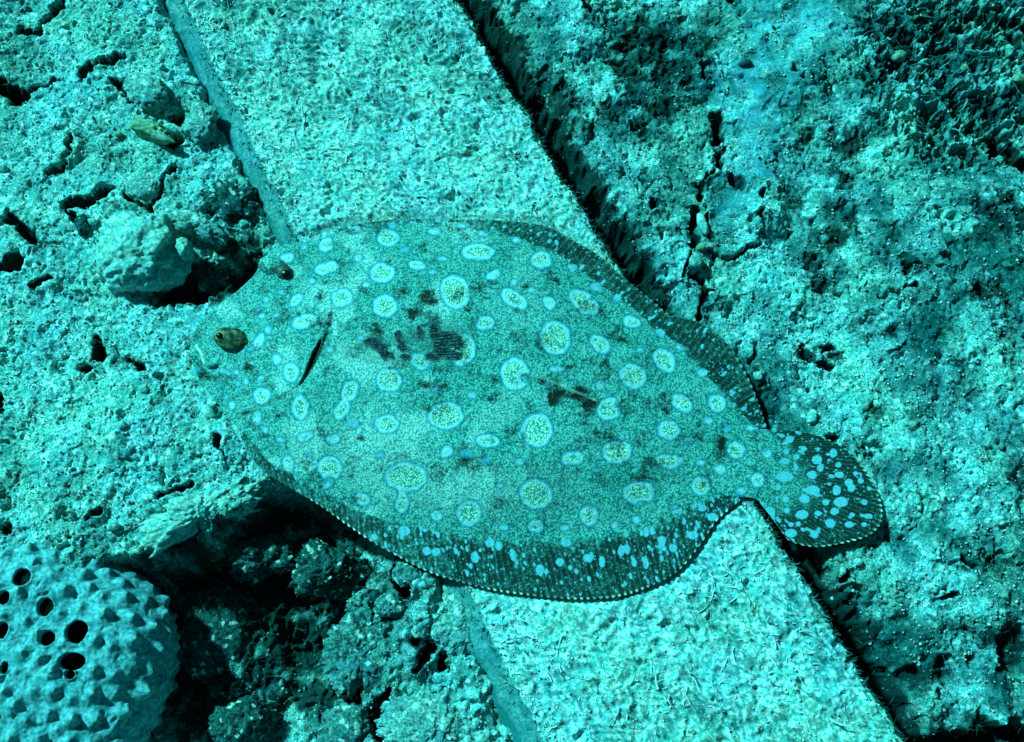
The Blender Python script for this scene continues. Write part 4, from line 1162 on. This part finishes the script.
# the pectoral fin folded flat on the flank, banded black
pi_ = [(340, 346), (340, 349), (340, 352), (341, 355), (342, 358), (343, 361)]
po_ = [(446, 318), (462, 326), (470, 336), (471, 346), (463, 357), (436, 368)]
pf = make_fin('pectoral_fin', pi_, po_, 19, 100, 100, 805, base=fb_p, edge_amt=0.0, lift=0.5, drop=0.4, scallop=1.5)
m = N('pectoral_skin')
nz = m.noise(520, 4, 0.8, 0.2); fn = m.noise(1300, 2, 0.6); ret = m.vor(1150, 'F1')
c = m.mix(m.ss(ret, 0.28, 0.72), (0.3, 0.50, 0.40), (0.02, 0.26, 0.24))
k = m.ss(m.math('ADD', m.attr('band'), m.math('ADD', m.math('MULTIPLY', m.math('SUBTRACT', nz, 0.5), 2.2), m.math('MULTIPLY', m.math('SUBTRACT', fn, 0.5), 1.4))), 0.28, 0.85)
c = m.mix(k, c, (0.008, 0.012, 0.01))
rl = m.math('MULTIPLY', m.math('MULTIPLY', m.ss(m.attr('ray'), 0.6, 0.1), m.ss(fn, 0.50, 0.62)), 0.6)
c = m.mix(m.math('MULTIPLY', rl, m.attr('band')), c, (0.16, 0.42, 0.55))
m.bump(m.math('MULTIPLY', m.attr('ray'), -1.0), 0.4, 0.0005)
m.set(m.b.inputs['Alpha'], 1.0)
M_PEC = m.done(c, 0.65, 0.1)
m.set(m.b.inputs['Alpha'], m.math('ADD', 0.10, m.math('MULTIPLY', k, 0.75), clamp=True))
pf.data.materials.clear(); pf.data.materials.append(M_PEC)
co = np.zeros(len(pf.data.vertices)*3, np.float32); pf.data.vertices.foreach_get('co', co); co = co.reshape(-1, 3)
bx, by = PX(co[:, 0], co[:, 1], co[:, 2])
band = np.zeros(len(bx))
for (cx, cy, rx, ry, a_) in [(367, 339, 5, 4, 0), (379, 346, 10, 5, -30), (387, 354, 8, 4.5, -20), (398, 335, 3, 8, 15), (402, 346, 4, 6, 10), (419, 331, 2.5, 7, 5), (434, 331, 6, 7, 0), (441, 345, 8, 6, 0), (452, 352, 11, 8, 0), (432, 357, 8, 4, 0), (446, 337, 8, 6, 0), (458, 343, 7, 7, 0), (447, 352, 14, 6, 0), (372, 341, 6, 3, -20), (425, 322, 5, 3, 0), (405, 357, 5, 3, 0)]:
    q = ell(bx+2*n2(bx/7, by/7, 1), by+2*n2(bx/7, by/7, 2), cx, cy, rx, ry, a_)
    band = np.maximum(band, sm(3.5, -2.5, q))
at = pf.data.attributes.new('band', 'FLOAT', 'POINT'); at.data.foreach_set('value', band.astype(np.float32))

# eyes: two turrets with glossy pupils
m = N('eye_skin')
nz = m.noise(420, 3, 0.7); rr = m.vor(600, 'F1')
M_EYE = m.done(m.mix(m.ss(nz, 0.35, 0.65), (0.004, 0.010, 0.005), (0.10, 0.12, 0.05)), 0.5, 0.3)
M_PUP = N('pupil').done((0.003, 0.004, 0.004), 0.28, 0.4)
m = N('iris'); M_IRIS = m.done(m.mix(m.ss(m.noise(900, 2), 0.4, 0.6), (0.75, 0.62, 0.25), (0.2, 0.16, 0.05)), 0.3, 0.5)


def ellipsoid(cx, cy, z, rx, ry, rz, ang, sub, mat, name, parent, rough=0.0, seed=1):
    V, Fc = ICO[sub]; V = V.copy()
    if rough: V = V*(1+rough*fbm3(V, 0.5, 3, seed))[:, None]
    V = V*np.array([rx, ry, rz])*MM
    c_, s_ = math.cos(math.radians(ang)), math.sin(math.radians(ang))
    V = np.stack([V[:, 0]*c_-V[:, 1]*s_, V[:, 0]*s_+V[:, 1]*c_, V[:, 2]], -1)+P(cx, cy, z)
    return add(name, mesh(name, V, Fc, None, mat), parent)


z1 = float(fb_p(np.array([[231.0]]), np.array([[338.0]]))[0, 0])+6
e1 = ellipsoid(232, 339, z1-1.5, 18, 12, 8, -16, 5, M_EYE, 'eye', fish, 0.13, 3)
ellipsoid(221, 336, z1+4.5, 6.2, 5.2, 4.2, -20, 4, M_IRIS, 'iris', e1)
ellipsoid(220, 336, z1+6.0, 4.6, 3.6, 3.6, -30, 4, M_PUP, 'pupil', e1)
z2 = float(fb_p(np.array([[275.0]]), np.array([[268.0]]))[0, 0])+5
e2 = ellipsoid(273, 266, z2-3, 15, 11, 8, -20, 5, M_FIN, 'eye', fish, 0.06, 4)
e2.data.materials.clear()
m = N('eye_turret'); M_T = m.done(m.mix(m.ss(m.noise(300, 3), 0.5, 0.7), m.mix(m.ss(m.vor(980, 'F1'), 0.25, 0.75), SK_A, SK_B), (0.04, 0.09, 0.07)), 0.5, 0.4)
e2.data.materials.append(M_T)
ellipsoid(284, 272, z2+0.2, 9, 8, 5.5, -45, 4, M_EYE, 'iris', e2, 0.05, 5)
ellipsoid(286, 274, z2+1.6, 6, 5.5, 4.4, -30, 4, M_PUP, 'pupil', e2)
